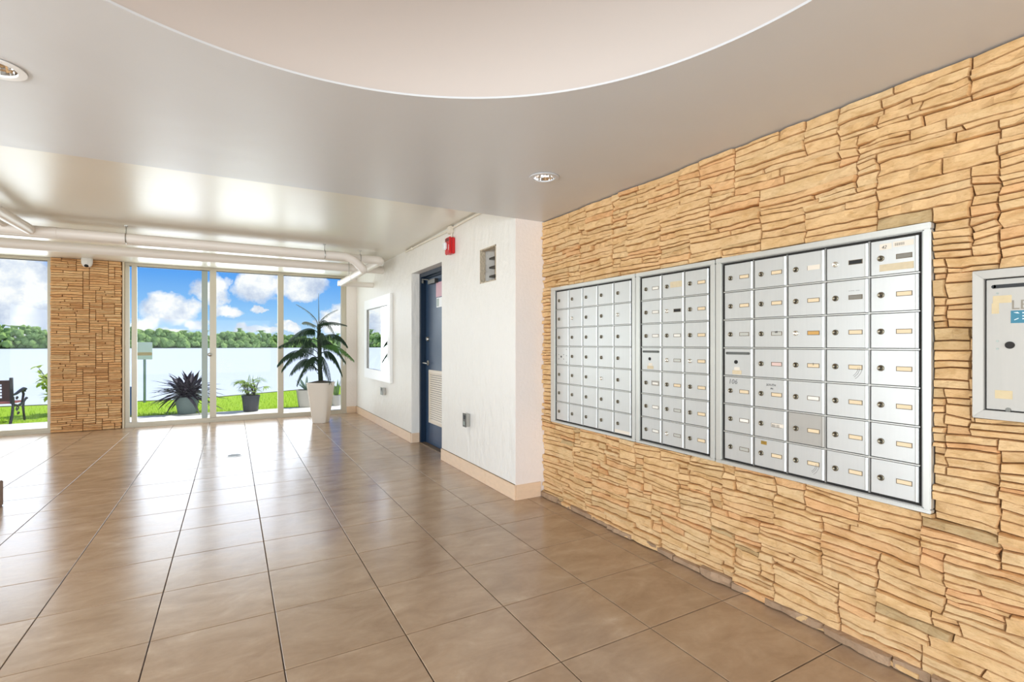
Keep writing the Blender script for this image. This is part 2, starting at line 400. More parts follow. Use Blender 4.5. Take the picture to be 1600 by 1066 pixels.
def tiling(u0, u1, v0, v1, rng, band, wmin, wmax, hmin, hmax, off, skew=.11):
    """uneven courses: every band boundary climbs, sinks and steps along the wall; cells split into wedge-ended stones
    (a, b, bottom-left, bottom-right, top-left, top-right)"""
    nb = max(1, int(round((v1 - v0) / band))); bounds = []
    for k in range(nb + 1):
        u = u0; seg = []; z = rng.uniform(-off, off) if 0 < k < nb else 0
        while u < u1:
            u2 = u + rng.uniform(wmin * 1.8, wmax * 1.7); u2 = min(u1, u0 + max(1, round((u2 - u0) / .07)) * .07)
            if u2 <= u + .01: u2 = min(u1, u + .07)
            if u1 - u2 < wmin: u2 = u1
            if 0 < k < nb:
                if rng.random() < .55: z = rng.uniform(-off, off)
                z2 = max(-off, min(off, z + rng.uniform(-.4, .4) * off))
            else: z = z2 = 0
            zb = v0 + (v1 - v0) * k / nb
            seg.append((u, u2, zb + z, zb + z2)); u = u2; z = z2
        bounds.append(seg)
    out = []
    def cut(a, b, cl, cr, dl, dr):
        w = b - a; hl, hr = dl - cl, dr - cr; h = (hl + hr) / 2
        if h > hmax * rng.uniform(.7, 1.25) and h > 2.1 * hmin and min(hl, hr) > hmin:
            f = rng.uniform(.3, .7); e = f + rng.uniform(-skew, skew)
            f = min(max(f, hmin * .7 / hl), 1 - hmin * .7 / hl) if hl > 1.5 * hmin else .5
            e = min(max(e, hmin * .7 / hr), 1 - hmin * .7 / hr) if hr > 1.5 * hmin else .5
            ml, mr_ = cl + hl * f, cr + hr * e
            cut(a, b, cl, cr, ml, mr_); cut(a, b, ml, mr_, dl, dr)
        elif w > wmax * rng.uniform(.55, 1.35) and w > 2 * wmin:
            f = rng.uniform(.3, .7); m_ = a + w * f; cm, dm = lerp(cl, cr, f), lerp(dl, dr, f)
            cut(a, m_, cl, cm, dl, dm); cut(m_, b, cm, cr, dm, dr)
        else: out.append((a, b, cl, cr, dl, dr))
    at = lambda seg, u: next(lerp(s_[2], s_[3], (u - s_[0]) / (s_[1] - s_[0])) for s_ in seg if s_[0] - 1e-6 <= u <= s_[1] + 1e-6)
    for k in range(nb):
        br = sorted({round(x, 5) for s_ in bounds[k] + bounds[k + 1] for x in s_[:2]})
        for a, b in zip(br[:-1], br[1:]):
            if b - a < 1e-4: continue
            e = (b - a) * .01
            cut(a, b, at(bounds[k], a + e), at(bounds[k], b - e), at(bounds[k + 1], a + e), at(bounds[k + 1], b - e))
    return out

def clip(cells, holes):
    for (p_, q_, r_, s_) in holes:
        nr = []
        for c in cells:
            a, b, cl, cr, dl, dr = c
            if b <= p_ or a >= q_ or max(dl, dr) <= r_ or min(cl, cr) >= s_: nr.append(c); continue
            def sub(x0, x1):
                f0, f1 = (x0 - a) / (b - a), (x1 - a) / (b - a)
                return (x0, x1, lerp(cl, cr, f0), lerp(cl, cr, f1), lerp(dl, dr, f0), lerp(dl, dr, f1))
            if a < p_: nr.append(sub(a, p_))
            if b > q_: nr.append(sub(q_, b))
            a2, b2, c1, c2, d1, d2 = sub(max(a, p_), min(b, q_))
            if min(c1, c2) < r_: nr.append((a2, b2, min(c1, r_ - .004), min(c2, r_ - .004), min(d1, r_), min(d2, r_)))
            if max(d1, d2) > s_: nr.append((a2, b2, max(c1, s_), max(c2, s_), max(d1, s_ + .004), max(d2, s_ + .004)))
        cells = nr
    return [c for c in cells if c[1] - c[0] > .006 and (c[4] - c[2]) + (c[5] - c[3]) > .012]

def lay_stones(cells, origin, ax, ay, az, wall, m, rng, tfun, size_key, name, limit, fine, warp, g=.0008):
    """ax along, ay up, az outwards; the biggest-looking stones are parts, the rest one joined part"""
    rot = Matrix((ax, ay, az)).transposed().to_4x4()
    order = sorted(cells, key=size_key, reverse=True)
    rest = MB(); rt = []; rr = []
    for idx, (a, b, cl, cr, dl, dr) in enumerate(order):
        pts, fs, rim = stone(b - a, (cl, cr, dl, dr), tfun(rng), rng, fine, warp, (a + b) / 2, g)
        ctr = origin + ax * ((a + b) / 2) + ay * ((cl + cr + dl + dr) / 4)
        tint = rng.random()
        if idx < limit:
            me = bpy.data.meshes.new(name); me.from_pydata(pts, [], fs); me.materials.append(m)
            at = me.attributes.new('tint', 'FLOAT', 'POINT'); at.data.foreach_set('value', [tint] * len(pts))
            at = me.attributes.new('rim', 'FLOAT', 'POINT'); at.data.foreach_set('value', rim)
            o = bpy.data.objects.new(name, me); COL.objects.link(o); o.parent = wall
            o.matrix_local = Matrix.Translation(ctr) @ rot
        else:
            M = Matrix.Translation(ctr) @ rot
            rest.add([M @ Vector(p) for p in pts], fs); rt += [tint] * len(pts); rr += rim
    print(name, len(order))
    if rest.v:
        me = rest.mesh('small_stones', m)
        at = me.attributes.new('tint', 'FLOAT', 'POINT'); at.data.foreach_set('value', rt)
        at = me.attributes.new('rim', 'FLOAT', 'POINT'); at.data.foreach_set('value', rr)
        o = link('small_stones', me, wall); o['kind'] = 'stuff'

SZ = 2.195; HZ = 2.395
rw = part('wall_right', MB().box(WX + .034, WX + .2, BK, BY + .002, -.1, 2.19), mortar)
struct(rw, 'tan ledgestone wall holding the aluminium mailboxes', cat='wall')
rng = random.Random(21)
Y1 = BY - .004
# local u runs towards -Y (to the right in view), u = Y1 - y
rects = tiling(0, Y1 + 1.6, 0.004, 2.19, rng, 0.125, .10, .40, .018, .050, .034)
holes = [(Y1 - 3.234, Y1 - 0.8145, 0.613, 1.6525), (Y1 - 0.701, Y1 - 0.273, .973, 1.461)]
rects = clip(rects, holes)
def key_r(r):
    y = Y1 - (r[0] + r[1]) / 2; d = WX * sin(YAW) + y * cos(YAW)
    if y < 0.5: return -1
    return (r[1] - r[0]) * (r[4] + r[5] - r[2] - r[3]) / (d * d) ** 1.5
def warp_r(u, v):
    k = min(1.0, max(0.0, min([(v - .01) / .05, (2.18 - v) / .05, (u - .01) / .06] + [max(p - u, u - q, r - v, v - s_) / .05 for (p, q, r, s_) in holes])))
    return (k * .012 * noise.noise(Vector((u * 6, v * 40, 1.5))), k * (.007 * noise.noise(Vector((u * 4, v * 5, 4.5))) + .0055 * noise.noise(Vector((u * 22, v * 16, 9.5)))))
lay_stones(rects, Vector((WX + .036, Y1, 0)), Vector((0, -1, 0)), Vector((0, 0, 1)), Vector((-1, 0, 0)), rw, stone_r, rng,
           lambda r: .026 + r.choice((0, .003, .006, .010, .016)) + r.uniform(0, .004), key_r, 'stone', 296, 1.0, warp_r)
# fresh grey mortar foot along the floor
ft = MB(); rf = random.Random(5); y = Y1 - .01
while y > -1.5:
    L = rf.uniform(.10, .28); hh = rf.uniform(.022, .05)
    pts, fs, rim = stone(L - .004, (-hh / 2, -hh / 2, hh / 2, hh / 2), .030 + .022 * rf.random(), rf, 1.2, lambda u, v: (0, 0), 0)
    M = Matrix.Translation((WX + .028, y - L / 2, hh / 2 + .002)) @ Matrix((Vector((0, -1, 0)), Vector((0, 0, 1)), Vector((-1, 0, 0)))).transposed().to_4x4()
    ft.add([M @ Vector(p) for p in pts], fs); y -= L
foot = mat('stained_mortar_foot', srgb(164, 136, 108), 0.9, bump=.008, bscale=50, var=.25, vscale=20)
o = part('mortar_foot', ft, foot, rw); o['kind'] = 'stuff'

# ------------------------------------------------------------------ stone pillar between the windows
PX0, PX1, PYF = -2.156, -1.374, 8.985
wb = part('wall_back', MB().box(PX0 + .012, PX1 + .006, PYF + .022, WY + .14, 0, HZ), mortar)
struct(wb, 'stone clad pillar between the two windows under the dome camera', cat='pillar')
rng = random.Random(33)
rects = tiling(0, PX1 - PX0, 0.003, HZ - .002, rng, 0.084, .08, .30, .018, .042, .016, .10)
rects = [(a + (rng.uniform(0, .006) if a < 1e-6 else 0), b - (rng.uniform(-.004, .012) if b > PX1 - PX0 - 1e-4 else 0), *c) for (a, b, *c) in rects]
lay_stones(rects, Vector((PX0, PYF + .026, 0)), Vector((1, 0, 0)), Vector((0, 0, 1)), Vector((0, -1, 0)), wb, stone_b, rng,
           lambda r: .022 + r.uniform(0, .014), lambda r: (r[1] - r[0]) * (r[4] + r[5] - r[2] - r[3]), 'stone', 296, .8,
           lambda u, v: (0, .006 * noise.noise(Vector((u * 9, v * 7, 3))) * min(1, max(0, min(v, 2.39 - v) / .05))), .0028)
print('pillar stones', len(rects))

# ------------------------------------------------------------------ white box wall with door recess and vent hole
DY0, DY1, DZ = 4.935, 5.947, 2.08
VY0, VY1, VZ0, VZ1 = 3.70, 4.01, 1.75, 2.05
m = MB()
def wbox(y0, y1, z0, z1, x0=BX, x1=BX + .16): m.box(x0, x1, y0, y1, z0, z1)
wbox(BY, VY0, 0, HZ); wbox(VY0, VY1, 0, VZ0); wbox(VY0, VY1, VZ1, HZ); wbox(VY1, DY0, 0, HZ)
wbox(DY0, DY1, DZ, HZ); wbox(DY1, WY + .1, 0, HZ)
m.box(BX + .16, BX + .20, BY, DY0 - .05, 0, HZ); m.box(BX + .16, BX + .20, DY1 + .05, WY + .1, 0, HZ); m.box(BX + .3, BX + .34, DY0 - .05, DY1 + .05, 0, HZ)
ww = part('wall_side', m, plaster); struct(ww, 'white textured plaster wall with the blue door and the mirror', cat='wall')
m = MB().box(BX + .0005, WX + .2, BY - .004, BY + .01, 0, SZ)
wf = part('wall_front', m, plaster_warm); struct(wf, 'narrow warm white return wall beside the stone wall', cat='wall')
# ragged rim of the vent hole
rv = random.Random(3)
vh = MB()
def ragged(a, b, fixed, horiz):
    n = 12
    for k in range(n):
        p0 = a + (b - a) * k / n; p1 = a + (b - a) * (k + 1) / n; d = rv.uniform(.004, .014)
        if horiz: vh.box(BX - .0015, BX + .05, p0, p1, *( (fixed - d, fixed) if fixed > 1.9 else (fixed, fixed + d) ))
        else: vh.box(BX - .0015, BX + .05, *( (fixed, fixed + d) if fixed < 3.8 else (fixed - d, fixed) ), p0, p1)
ragged(VY0, VY1, VZ0, True); ragged(VY0, VY1, VZ1, True); ragged(VZ0, VZ1, VY0, False); ragged(VZ0, VZ1, VY1, False)
vp = empty('vent_opening', (0, 0, 0), 'rough square hole cut in the white wall near the ceiling with fittings inside', 'opening')
part('ragged_edge', vh, mat('chipped_plaster', srgb(196, 182, 160), .9, bump=.01, bscale=60, var=.3, vscale=60), vp)
part('cavity_back', MB().box(BX + .145, BX + .158, VY0, VY1, VZ0, VZ1), mat('cavity_block', srgb(160, 144, 124), .9, bump=.01, bscale=30, var=.25, vscale=20), vp)
for zz in (1.82, 1.90, 1.98):
    q = MB(); q.box(BX + .09, BX + .144, VY1 - .11, VY1 - .002, zz - .008, zz + .008); q.tube([(BX + .10, VY1 - .13, zz), (BX + .10, VY1 - .09, zz)], .012, 8)
    part('rod', q, dark_steel, vp)
part('duct_side', MB().box(BX + .03, BX + .14, VY0 + .012, VY0 + .02, VZ0 + .02, VZ1 - .02), dark_steel, vp)

# other enclosing walls, with openings added for the fill lights
fw = MB()
fw.box(LX - .15, LX, 3.1, WY + .1, 0, HZ); fw.box(LX - .15, LX, BK, -1.7, 0, HZ); fw.box(LX - .15, LX, -1.7, 3.1, 2.12, HZ); 
o = part('wall_left', fw, plaster); struct(o, 'plain white side wall with a wide opening added to let light in', cat='wall')
fw = MB().box(LX - .15, -3.75, BK - .12, BK, 0, HZ).box(1.35, WX + .2, BK - .12, BK, 0, HZ).box(-3.75, 1.35, BK - .12, BK, 2.15, HZ)
o = part('wall_rear', fw, plaster_warm); struct(o, 'unseen white rear wall around a wide opening added to let light in', cat='wall')

# ------------------------------------------------------------------ ceilings
def filled(name, loops, z0, z1, m):
    cu = bpy.data.curves.new(name, 'CURVE'); cu.dimensions = '2D'; cu.fill_mode = 'BOTH'; cu.extrude = (z1 - z0) / 2
    for lp in loops:
        sp = cu.splines.new('POLY'); sp.points.add(len(lp) - 1)
        for p, c in zip(sp.points, lp): p.co = (c[0], c[1], 0, 1)
        sp.use_cyclic_u = True
    tmp = bpy.data.objects.new(name + '_c', cu); COL.objects.link(tmp); tmp.location = (0, 0, 0)
    bpy.context.view_layer.update()
    me = bpy.data.meshes.new_from_object(tmp.evaluated_get(bpy.context.evaluated_depsgraph_get()))
    bpy.data.objects.remove(tmp); bpy.data.curves.remove(cu)
    me.materials.clear(); me.materials.append(m); me.name = name
    me.transform(Matrix.Translation((0, 0, (z0 + z1) / 2)))
    return link(name, me)
def circ(cx, cy, r, n=96): return [(cx + r * cos(2 * pi * k / n), cy + r * sin(2 * pi * k / n)) for k in range(n)]
TC = (0.268, 0.788); TR = 1.17
DL = [(1.596, 2.459), (-0.732, 2.425)]
lowc = filled('ceiling', [[(LX, BK), (WX + .06, BK), (WX + .06, BY), (LX, BY)], circ(*TC, TR, 160)] + [circ(x, y, .066, 40) for x, y in DL], SZ, SZ + .008, soffit_m)
struct(lowc, 'low glossy greige soffit with the round recess', cat='ceiling')
m = MB().box(LX, WX + .06, BY - .03, BY, SZ + .03, HZ + .03)
part('soffit_end', m, ceil_m, lowc)
# round recess side and top
n = 120; vs_ = []; fs = []
for k in range(n):
    x, y = TC[0] + (TR + .004) * cos(2 * pi * k / n), TC[1] + (TR + .004) * sin(2 * pi * k / n)
    vs_ += [(x, y, SZ + .002), (x, y, 2.95)]
for k in range(n): fs.append((2 * k, 2 * k + 1, (2 * ((k + 1) % n)) + 1, 2 * ((k + 1) % n)))
fs = [f[::-1] for f in fs]
part('round_recess', MB().add(vs_, fs), tray_m, lowc, smooth=True)
part('recess_top', MB().lathe([(TR + .004, 2.95), (TR + .004, 2.98)], 60, (TC[0], TC[1], 0)), tray_m, lowc)
m = MB().box(LX, 2.6, BY, WY + .1, HZ, HZ + .03)
uc = part('ceiling_upper', m, ceil_m); struct(uc, 'glossy white upper ceiling above the pipes', cat='ceiling')
rf_ = part('roof', MB().box(LX - .2, 2.8, BK - .2, WY + .12, 3.0, 3.1), concrete); struct(rf_, 'flat concrete roof slab', cat='roof')
par = part('wall_upper', MB().box(LX - .2, 2.8, WY + .0, WY + .12, HZ + .03, 3.0).box(LX - .2, 2.8, BK - .2, BK - .1, HZ, 3.0).box(LX - .2, LX - .1, BK, WY, HZ, 3.0).box(2.65, 2.8, BK, WY, 0, 3.0), concrete)
struct(par, 'outer wall above the windows', cat='wall')
ev = part('roof_eave', MB().box(LX - .2, 2.8, WY + .12, WY + .55, 2.415, 2.5), white_pl); struct(ev, 'white eave above the sliding doors', cat='roof')

# downlights
for k, (x, y) in enumerate(DL):
    d = empty('recessed_downlight', (x, y, SZ), ('chrome recessed ceiling downlight near the stone wall' if k == 0 else 'chrome recessed ceiling downlight with broad white trim, cut by the photo edge on the left'), 'ceiling light', 'recessed downlights')
    mb = MB(); n = 40
    prof = [(.066, .0), (.088, -.002), (.088, -.006), (.064, -.007), (.062, .0)]
    vs_ = []; fs = []
    for (r, z) in prof:
        for j in range(n): vs_.append((r * cos(2 * pi * j / n), r * sin(2 * pi * j / n), z))
    for i in range(len(prof) - 1):
        for j in range(n): fs.append((i * n + j, (i + 1) * n + j, (i + 1) * n + (j + 1) % n, i * n + (j + 1) % n))
    part('trim_ring', MB().add(vs_, fs), white_pl if k else soffit_m, d, smooth=True)
    prof = [(.064, -.004), (.060, .02), (.050, .05), (.034, .08), (.034, .085)]
    vs_ = []; fs = []; nf = 24
    for (r, z) in prof:
        for j in range(nf): vs_.append((r * cos(2 * pi * j / nf), r * sin(2 * pi * j / nf), z))
    for i in range(len(prof) - 1):
        for j in range(nf): fs.append((i * nf + j, (i + 1) * nf + j, (i + 1) * nf + (j + 1) % nf, i * nf + (j + 1) % nf))
    fs.append(tuple((len(prof) - 1) * nf + j for j in range(nf)))
    part('reflector', MB().add(vs_, fs), chrome, d)
    part('bulb', MB().lathe([(.001, .022), (.024, .026), (.032, .045), (.030, .075), (.018, .084)], 20), mat('frosted_bulb%d' % k, (.9, .9, .88), .3), d, smooth=True)

# ------------------------------------------------------------------ baseboards
bb = empty('baseboard_right', (0, 0, 0), 'peach travertine baseboard tiles along the white wall', None); bb['kind'] = 'structure'; bb['category'] = 'baseboard'
def bb_run(p0, p1, nrm, h=.118):
    p0 = Vector(p0); p1 = Vector(p1); L = (p1 - p0).length; d = (p1 - p0).normalized(); nrm = Vector(nrm); n = max(1, round(L / .4645)); 
    for k in range(n):
        a = p0 + d * (L * k / n + .001); b = p0 + d * (L * (k + 1) / n - .001); c = b + nrm * .012; e = a + nrm * .012
        part('tile', MB().box(min(a.x, b.x, c.x, e.x), max(a.x, b.x, c.x, e.x), min(a.y, b.y, c.y, e.y), max(a.y, b.y, c.y, e.y), .001, h), trav, bb, bevel=.0015)
bb_run((BX, BY - .012, 0), (BX, DY0, 0), (-1, 0, 0)); bb_run((BX, DY1, 0), (BX, WY, 0), (-1, 0, 0))
bb_run((BX, BY - .004, 0), (WX - .018, BY - .004, 0), (0, -1, 0))
bb_run((BX + .002, DY1, 0), (BX + .098, DY1, 0), (0, -1, 0))
bb_run((1.752, WY - .02, 0), (BX - .013, WY - .02, 0), (0, -1, 0))
cap = MB().box(BX - .005, BX, BY, DY0, .118, .1215).box(BX - .005, BX, DY1, WY, .118, .1215)
part('caulk_line', cap, mortar, bb)

# jamb wall right of the sliding door
o = part('trim_1', MB().box(1.75, BX, WY - .02, WY + .12, 0, HZ), plaster_warm); struct(o, 'narrow cream wall strip between sliding door and corner', cat='wall')

# ------------------------------------------------------------------ windows
def win(name, label, x0, x1, fr_l=.04, fr_r=.04):
    o = part(name, MB().box(x0, x1, WY - .02, WY + .09, 0, .022), alu_frame); struct(o, label, cat='window')
    part('frame', MB().box(x0, x1, WY - .015, WY + .075, .022, .068), alu_frame, o, bevel=.004)
    part('frame', MB().box(x0, x1, WY - .015, WY + .075, 2.355, HZ), alu_frame, o, bevel=.003)
    part('track', MB().box(x0, x1, WY + .015, WY + .02, 2.345, 2.356).box(x0, x1, WY + .045, WY + .05, 2.345, 2.356), dark_steel, o)
    part('frame', MB().box(x0, x0 + fr_l, WY - .01, WY + .07, .068, 2.355), alu_frame, o, bevel=.003)
    part('frame', MB().box(x1 - fr_r, x1, WY - .01, WY + .07, .068, 2.355), alu_frame, o, bevel=.003)
    return o
def stile(o, x0, x1, y0, y1, m=alu_frame, z0=.068, z1=2.355): part('stile', MB().box(x0, x1, y0, y1, z0, z1), m, o, bevel=.005)
def pane(o, x0, x1, y, z0=.066, z1=2.357): part('pane', MB().box(x0, x1, y - .003, y + .003, z0, z1), glass, o)
w1 = win('window_1', 'tall fixed window left of the stone pillar', LX, PX0 + .004)
stile(w1, -3.32, -3.24, WY - .01, WY + .06); pane(w1, LX + .04, -3.32, WY + .03); pane(w1, -3.24, PX0 - .036, WY + .03)
w2 = win('window_2', 'aluminium sliding glass doors with two tall mullions', -1.352, 1.752, .052, .085)
part('mortar_edge', MB().box(PX1 + .004, -1.350, WY - .045, WY + .02, 0, HZ), mortar_w, w2)
stile(w2, -1.268, -1.206, WY - .025, WY + .015)
stile(w2, -.404, -.326, WY + .02, WY + .05, alu_grey)
stile(w2, -.296, -.209, WY - .025, WY + .015)
stile(w2, .661, .748, WY - .02, WY + .05)
part('rail', MB().box(-.296, .661, WY - .02, WY + .012, .066, .086), alu_frame, w2)
pane(w2, -1.30, -1.268, WY + .035); pane(w2, -1.206, -.404, WY + .035); pane(w2, -.326, -.296, WY + .035); pane(w2, -.209, .661, WY + .0); pane(w2, .748, 1.667, WY + .03)
part('door_pull', MB().lathe([(.001, 0), (.026, .002), (.03, .012), (.022, .02), (.001, .022)], 20), steel, w2, (-.296, WY - .03, 1.05), (pi / 2, 0, 0), smooth=True)
part('door_latch', MB().box(1.70, 1.712, WY - .035, WY - .01, .86, .96).box(1.695, 1.717, WY - .018, WY - .009, .84, .98), steel, w2, bevel=.002)

# ------------------------------------------------------------------ blue door
db = empty('door_1', (0, 0, 0), 'navy blue steel door with white louvre in a recess of the white wall', None); db['kind'] = 'structure'; db['category'] = 'door'
m = MB(); FX = BX + .10
m.box(FX, FX + .10, DY1 - .055, DY1, 0, DZ); m.box(FX, FX + .10, DY0, DY0 + .055, 0, DZ); m.box(FX, FX + .10, DY0 + .055, DY1 - .055, DZ - .05, DZ)
m.box(FX + .05, FX + .10, DY1 - .07, DY1 - .055, 0, DZ - .05); m.box(FX + .05, FX + .10, DY0 + .055, DY0 + .07, 0, DZ - .05); m.box(FX + .05, FX + .10, DY0 + .07, DY1 - .07, DZ - .065, DZ - .05)
part('door_frame', m, frame_blue, db, bevel=.003)
LXF = FX + .058
part('door_leaf', MB().box(LXF, LXF + .04, DY0 + .075, DY1 - .075, .012, DZ - .07), door_blue, db, bevel=.002)
part('threshold', MB().box(FX - .005, FX + .1, DY0 + .0, DY1, .0, .008), mat('threshold_brown', srgb(120, 100, 78), .5), db)
# louvre
ly0, ly1, lz0, lz1 = 5.18, 5.745, .27, .905
lv = part('louver', MB().box(LXF - .012, LXF, ly0, ly0 + .035, lz0, lz1).box(LXF - .012, LXF, ly1 - .035, ly1, lz0, lz1).box(LXF - .012, LXF, ly0 + .035, ly1 - .035, lz0, lz0 + .035).box(LXF - .012, LXF, ly0 + .035, ly1 - .035, lz1 - .035, lz1), louver_m, db, bevel=.002, label='white louvre grille in the lower door')
part('louver_back', MB().box(LXF - .002, LXF - .0005, ly0 + .03, ly1 - .03, lz0 + .03, lz1 - .03), black, lv)
nsl = 22
for k in range(nsl):
    z = lz0 + .045 + (lz1 - lz0 - .09) * k / (nsl - 1)
    link('slat', bpy.data.meshes.get('slat_mesh') or MB().add([(-.010, ly0 + .035, -.010), (-.002, ly0 + .035, .008), (-.002, ly1 - .035, .008), (-.010, ly1 - .035, -.010), (-.0085, ly0 + .035, -.0115), (-.0005, ly0 + .035, .0065), (-.0005, ly1 - .035, .0065), (-.0085, ly1 - .035, -.0115)],
         [(0, 1, 2, 3), (7, 6, 5, 4), (0, 3, 7, 4), (1, 5, 6, 2), (0, 4, 5, 1), (3, 2, 6, 7)]).mesh('slat_mesh', louver_m), lv, (LXF, 0, z))
# hardware
hd = part('lever_handle', MB().tube([(LXF, 5.79, .985), (LXF - .05, 5.79, .985)], .011, 12).tube([(LXF - .045, 5.79, .985), (LXF - .052, 5.74, .985), (LXF - .05, 5.69, .98)], [.010, .009, .008], 10), steel, db, smooth=True, label='steel lever handle')
part('rosette', MB().lathe([(.034, 0), (.034, .006), (.026, .012)], 24), steel, hd, (LXF, 5.79, .985), (0, -pi / 2, 0), smooth=True)
part('lever_end', MB().tube([(LXF - .048, 5.79, .985), (LXF - .05, 5.84, .985)], [.009, .006], 10), steel, hd, smooth=True)
part('deadbolt', MB().lathe([(.030, 0), (.030, .008), (.024, .022), (.012, .024)], 24), steel, db, (LXF, 5.79, 1.275), (0, -pi / 2, 0), smooth=True, label='round steel deadbolt')
part('door_closer', MB().box(LXF - .045, LXF - .001, 5.45, 5.68, 1.925, 1.975).tube([(LXF - .04, 5.66, 1.98), (LXF - .07, 5.82, 2.0)], .007, 8).tube([(LXF - .05, 5.84, 1.955), (LXF - .05, 5.84, 1.99)], .016, 12), dark_steel, db, bevel=.002)
part('notice', MB().box(LXF - .0015, LXF, 5.26, 5.52, 1.76, 1.93), mat('pink_notice', srgb(214, 172, 184), .5), db, label='faded pink notice')
part('room_sign', MB().box(LXF - .004, LXF, 5.24, 5.50, 1.64, 1.75, 0).box(LXF - .0052, LXF - .0040, 5.42, 5.492, 1.65, 1.74, 1), [white_pl, alu_grey], db, label='small white sign with grey end')

# ------------------------------------------------------------------ mirror
mr = empty('wall_mirror', (BX, 7.52, 1.29), 'large rectangular mirror in a flat white frame on the plaster wall', 'mirror')
my0, my1, mz0, mz1 = 6.757 - 7.52, 8.279 - 7.52, .675 - 1.29, 1.91 - 1.29; fwid = .15
wfr = mat('mirror_frame_white', srgb(244, 244, 242), .3)
T = -.04
part('frame_rail', MB().box(T, -.001, my0, my1, mz1 - fwid, mz1), wfr, mr, bevel=.004)
part('frame_rail', MB().box(T, -.001, my0, my1, mz0, mz0 + fwid), wfr, mr, bevel=.004)
part('frame_stile', MB().box(T, -.001, my0, my0 + fwid, mz0 + fwid, mz1 - fwid), wfr, mr, bevel=.004)
part('frame_stile', MB().box(T, -.001, my1 - fwid, my1, mz0 + fwid, mz1 - fwid), wfr, mr, bevel=.004)
part('mirror_glass', MB().box(-.018, -.012, my0 + fwid, my1 - fwid, mz0 + fwid, mz1 - fwid), mat('mirror_silver', (.93, .94, .94), .008, metal=1.0), mr)
part('frame_lip', MB().box(-.026, -.018, my0 + fwid, my1 - fwid, mz1 - fwid - .008, mz1 - fwid).box(-.026, -.018, my1 - fwid - .008, my1 - fwid, mz0 + fwid, mz1 - fwid), dark_steel, mr)

# ------------------------------------------------------------------ outlets, alarm, conduit
def outlet(y, z, label, w=.07, h=.12):
    o = empty('wall_outlet', (BX, y, z), label, 'outlet', 'metal wall outlets')
    part('box', MB().box(-.042, -.001, -w / 2, w / 2, -h / 2, h / 2), steel, o, bevel=.004)
    part('cover', MB().box(-.046, -.042, -w / 2 - .003, w / 2 + .003, -h / 2 - .003, h / 2 + .003), dark_steel, o, bevel=.001)
    for s in (-1, 1):
        part('socket', MB().box(-.049, -.046, -.017, .017, s * .028 - .018, s * .028 + .018), black if s > 0 else alu_grey, o, bevel=.003)
    part('screw', MB().lathe([(.004, 0), (.004, .002), (.002, .003)], 10), steel, o, (-.046, 0, 0), (0, -pi / 2, 0))
outlet(4.25, .51, 'grey metal outlet box low on the wall beside the blue door')
outlet(7.18, .535, 'grey metal outlet box below the mirror', .13, .10)
al = empty('fire_alarm', (BX, 4.63, 2.19), 'red fire alarm horn strobe high on the white wall above the door', 'fire alarm')
part('back_box', MB().box(-.04, -.001, -.06, .06, -.08, .08), red_pl, al, bevel=.006)
part('cover', MB().box(-.062, -.04, -.064, .064, -.085, .085), red_pl, al, bevel=.008)
part('strobe', MB().box(-.095, -.062, -.004, .052, -.04, .035), mat('strobe_lens', srgb(235, 240, 240), .1), al, bevel=.010, label='clear strobe lens')
gr = MB()
for k in range(5): gr.box(-.064, -.0615, -.045, .045, .045 + k * .006, .048 + k * .006)
part('horn_grille', gr, black, al)
fc = bpy.data.curves.new('fire', 'FONT'); fc.body = 'FIRE'; fc.size = .03; fc.align_x = 'CENTER'; fc.align_y = 'CENTER'; fc.extrude = .0004; fc.materials.append(white_pl)
o = to_mesh(fc, 'lettering', al, (-.0625, -.034, -.02)); o.rotation_euler = (pi / 2, pi / 2, -pi / 2)
cream = mat('conduit_paint', srgb(232, 224, 208), .5)
cn_ = empty('wall_conduit', (0, 0, 0), 'cream painted conduit along the top of the white wall down to the fire alarm', 'conduit')
part('conduit', MB().tube([(BX - .012, BY + .35, 2.372), (BX - .013, 4.3, 2.374), (BX - .012, 4.62, 2.368)], .011, 10).tube([(BX - .012, 4.66, 2.36), (BX - .012, 5.4, 2.372), (BX - .013, 5.9, 2.375), (BX - .010, 6.15, 2.376)], .011, 10), cream, cn_, smooth=True)
part('junction_box', MB().box(BX - .045, BX - .001, 4.60, 4.68, 2.315, 2.39), cream, cn_, bevel=.008)
part('drop_pipe', MB().tube([(BX - .016, 4.63, 2.32), (BX - .016, 4.63, 2.268)], .012, 10), cream, cn_, smooth=True)
part('coupling', MB().tube([(BX - .014, 5.86, 2.374), (BX - .014, 5.93, 2.375)], .016, 10), cream, cn_, smooth=True)

# ------------------------------------------------------------------ pipes under the ceiling
def bend(p0, p1, p2, r, n=6):
    p0, p1, p2 = Vector(p0), Vector(p1), Vector(p2); a = (p0 - p1).normalized() * r; b = (p2 - p1).normalized() * r
    return [p1 + a * (1 - t_) ** 2 + b * t_ ** 2 for t_ in [k / n for k in range(n + 1)]]
R = .049
A1, A2, A3, A4, A5 = (LX, 6.24, 2.272), (1.26, 6.24, 2.272), (1.425, 6.26, 2.125), (1.43, 7.84, 2.125), (BX, 7.86, 2.135)
sa = empty('sprinkler_pipe', (0, 0, 0), 'front white sprinkler pipe under the ceiling ending in an angled bend', 'pipe', 'white sprinkler pipes')
part('pipe_run', MB().tube([A1] + bend(A1, A2, A3, .10) + bend(A2, A3, A4, .055, 8)[:5], R, 20), pipe_m, sa, smooth=True)
part('pipe_run', MB().tube([bend(A2, A3, A4, .055, 8)[4]] + bend(A2, A3, A4, .055, 8)[5:] + [(1.43, 7.76, 2.125)], R * .9, 20), pipe_m, sa, smooth=True)
part('pipe_run', MB().tube([(1.40, 7.86, 2.13), (BX, 7.86, 2.13)], R * .85, 18), pipe_m, sa, smooth=True)
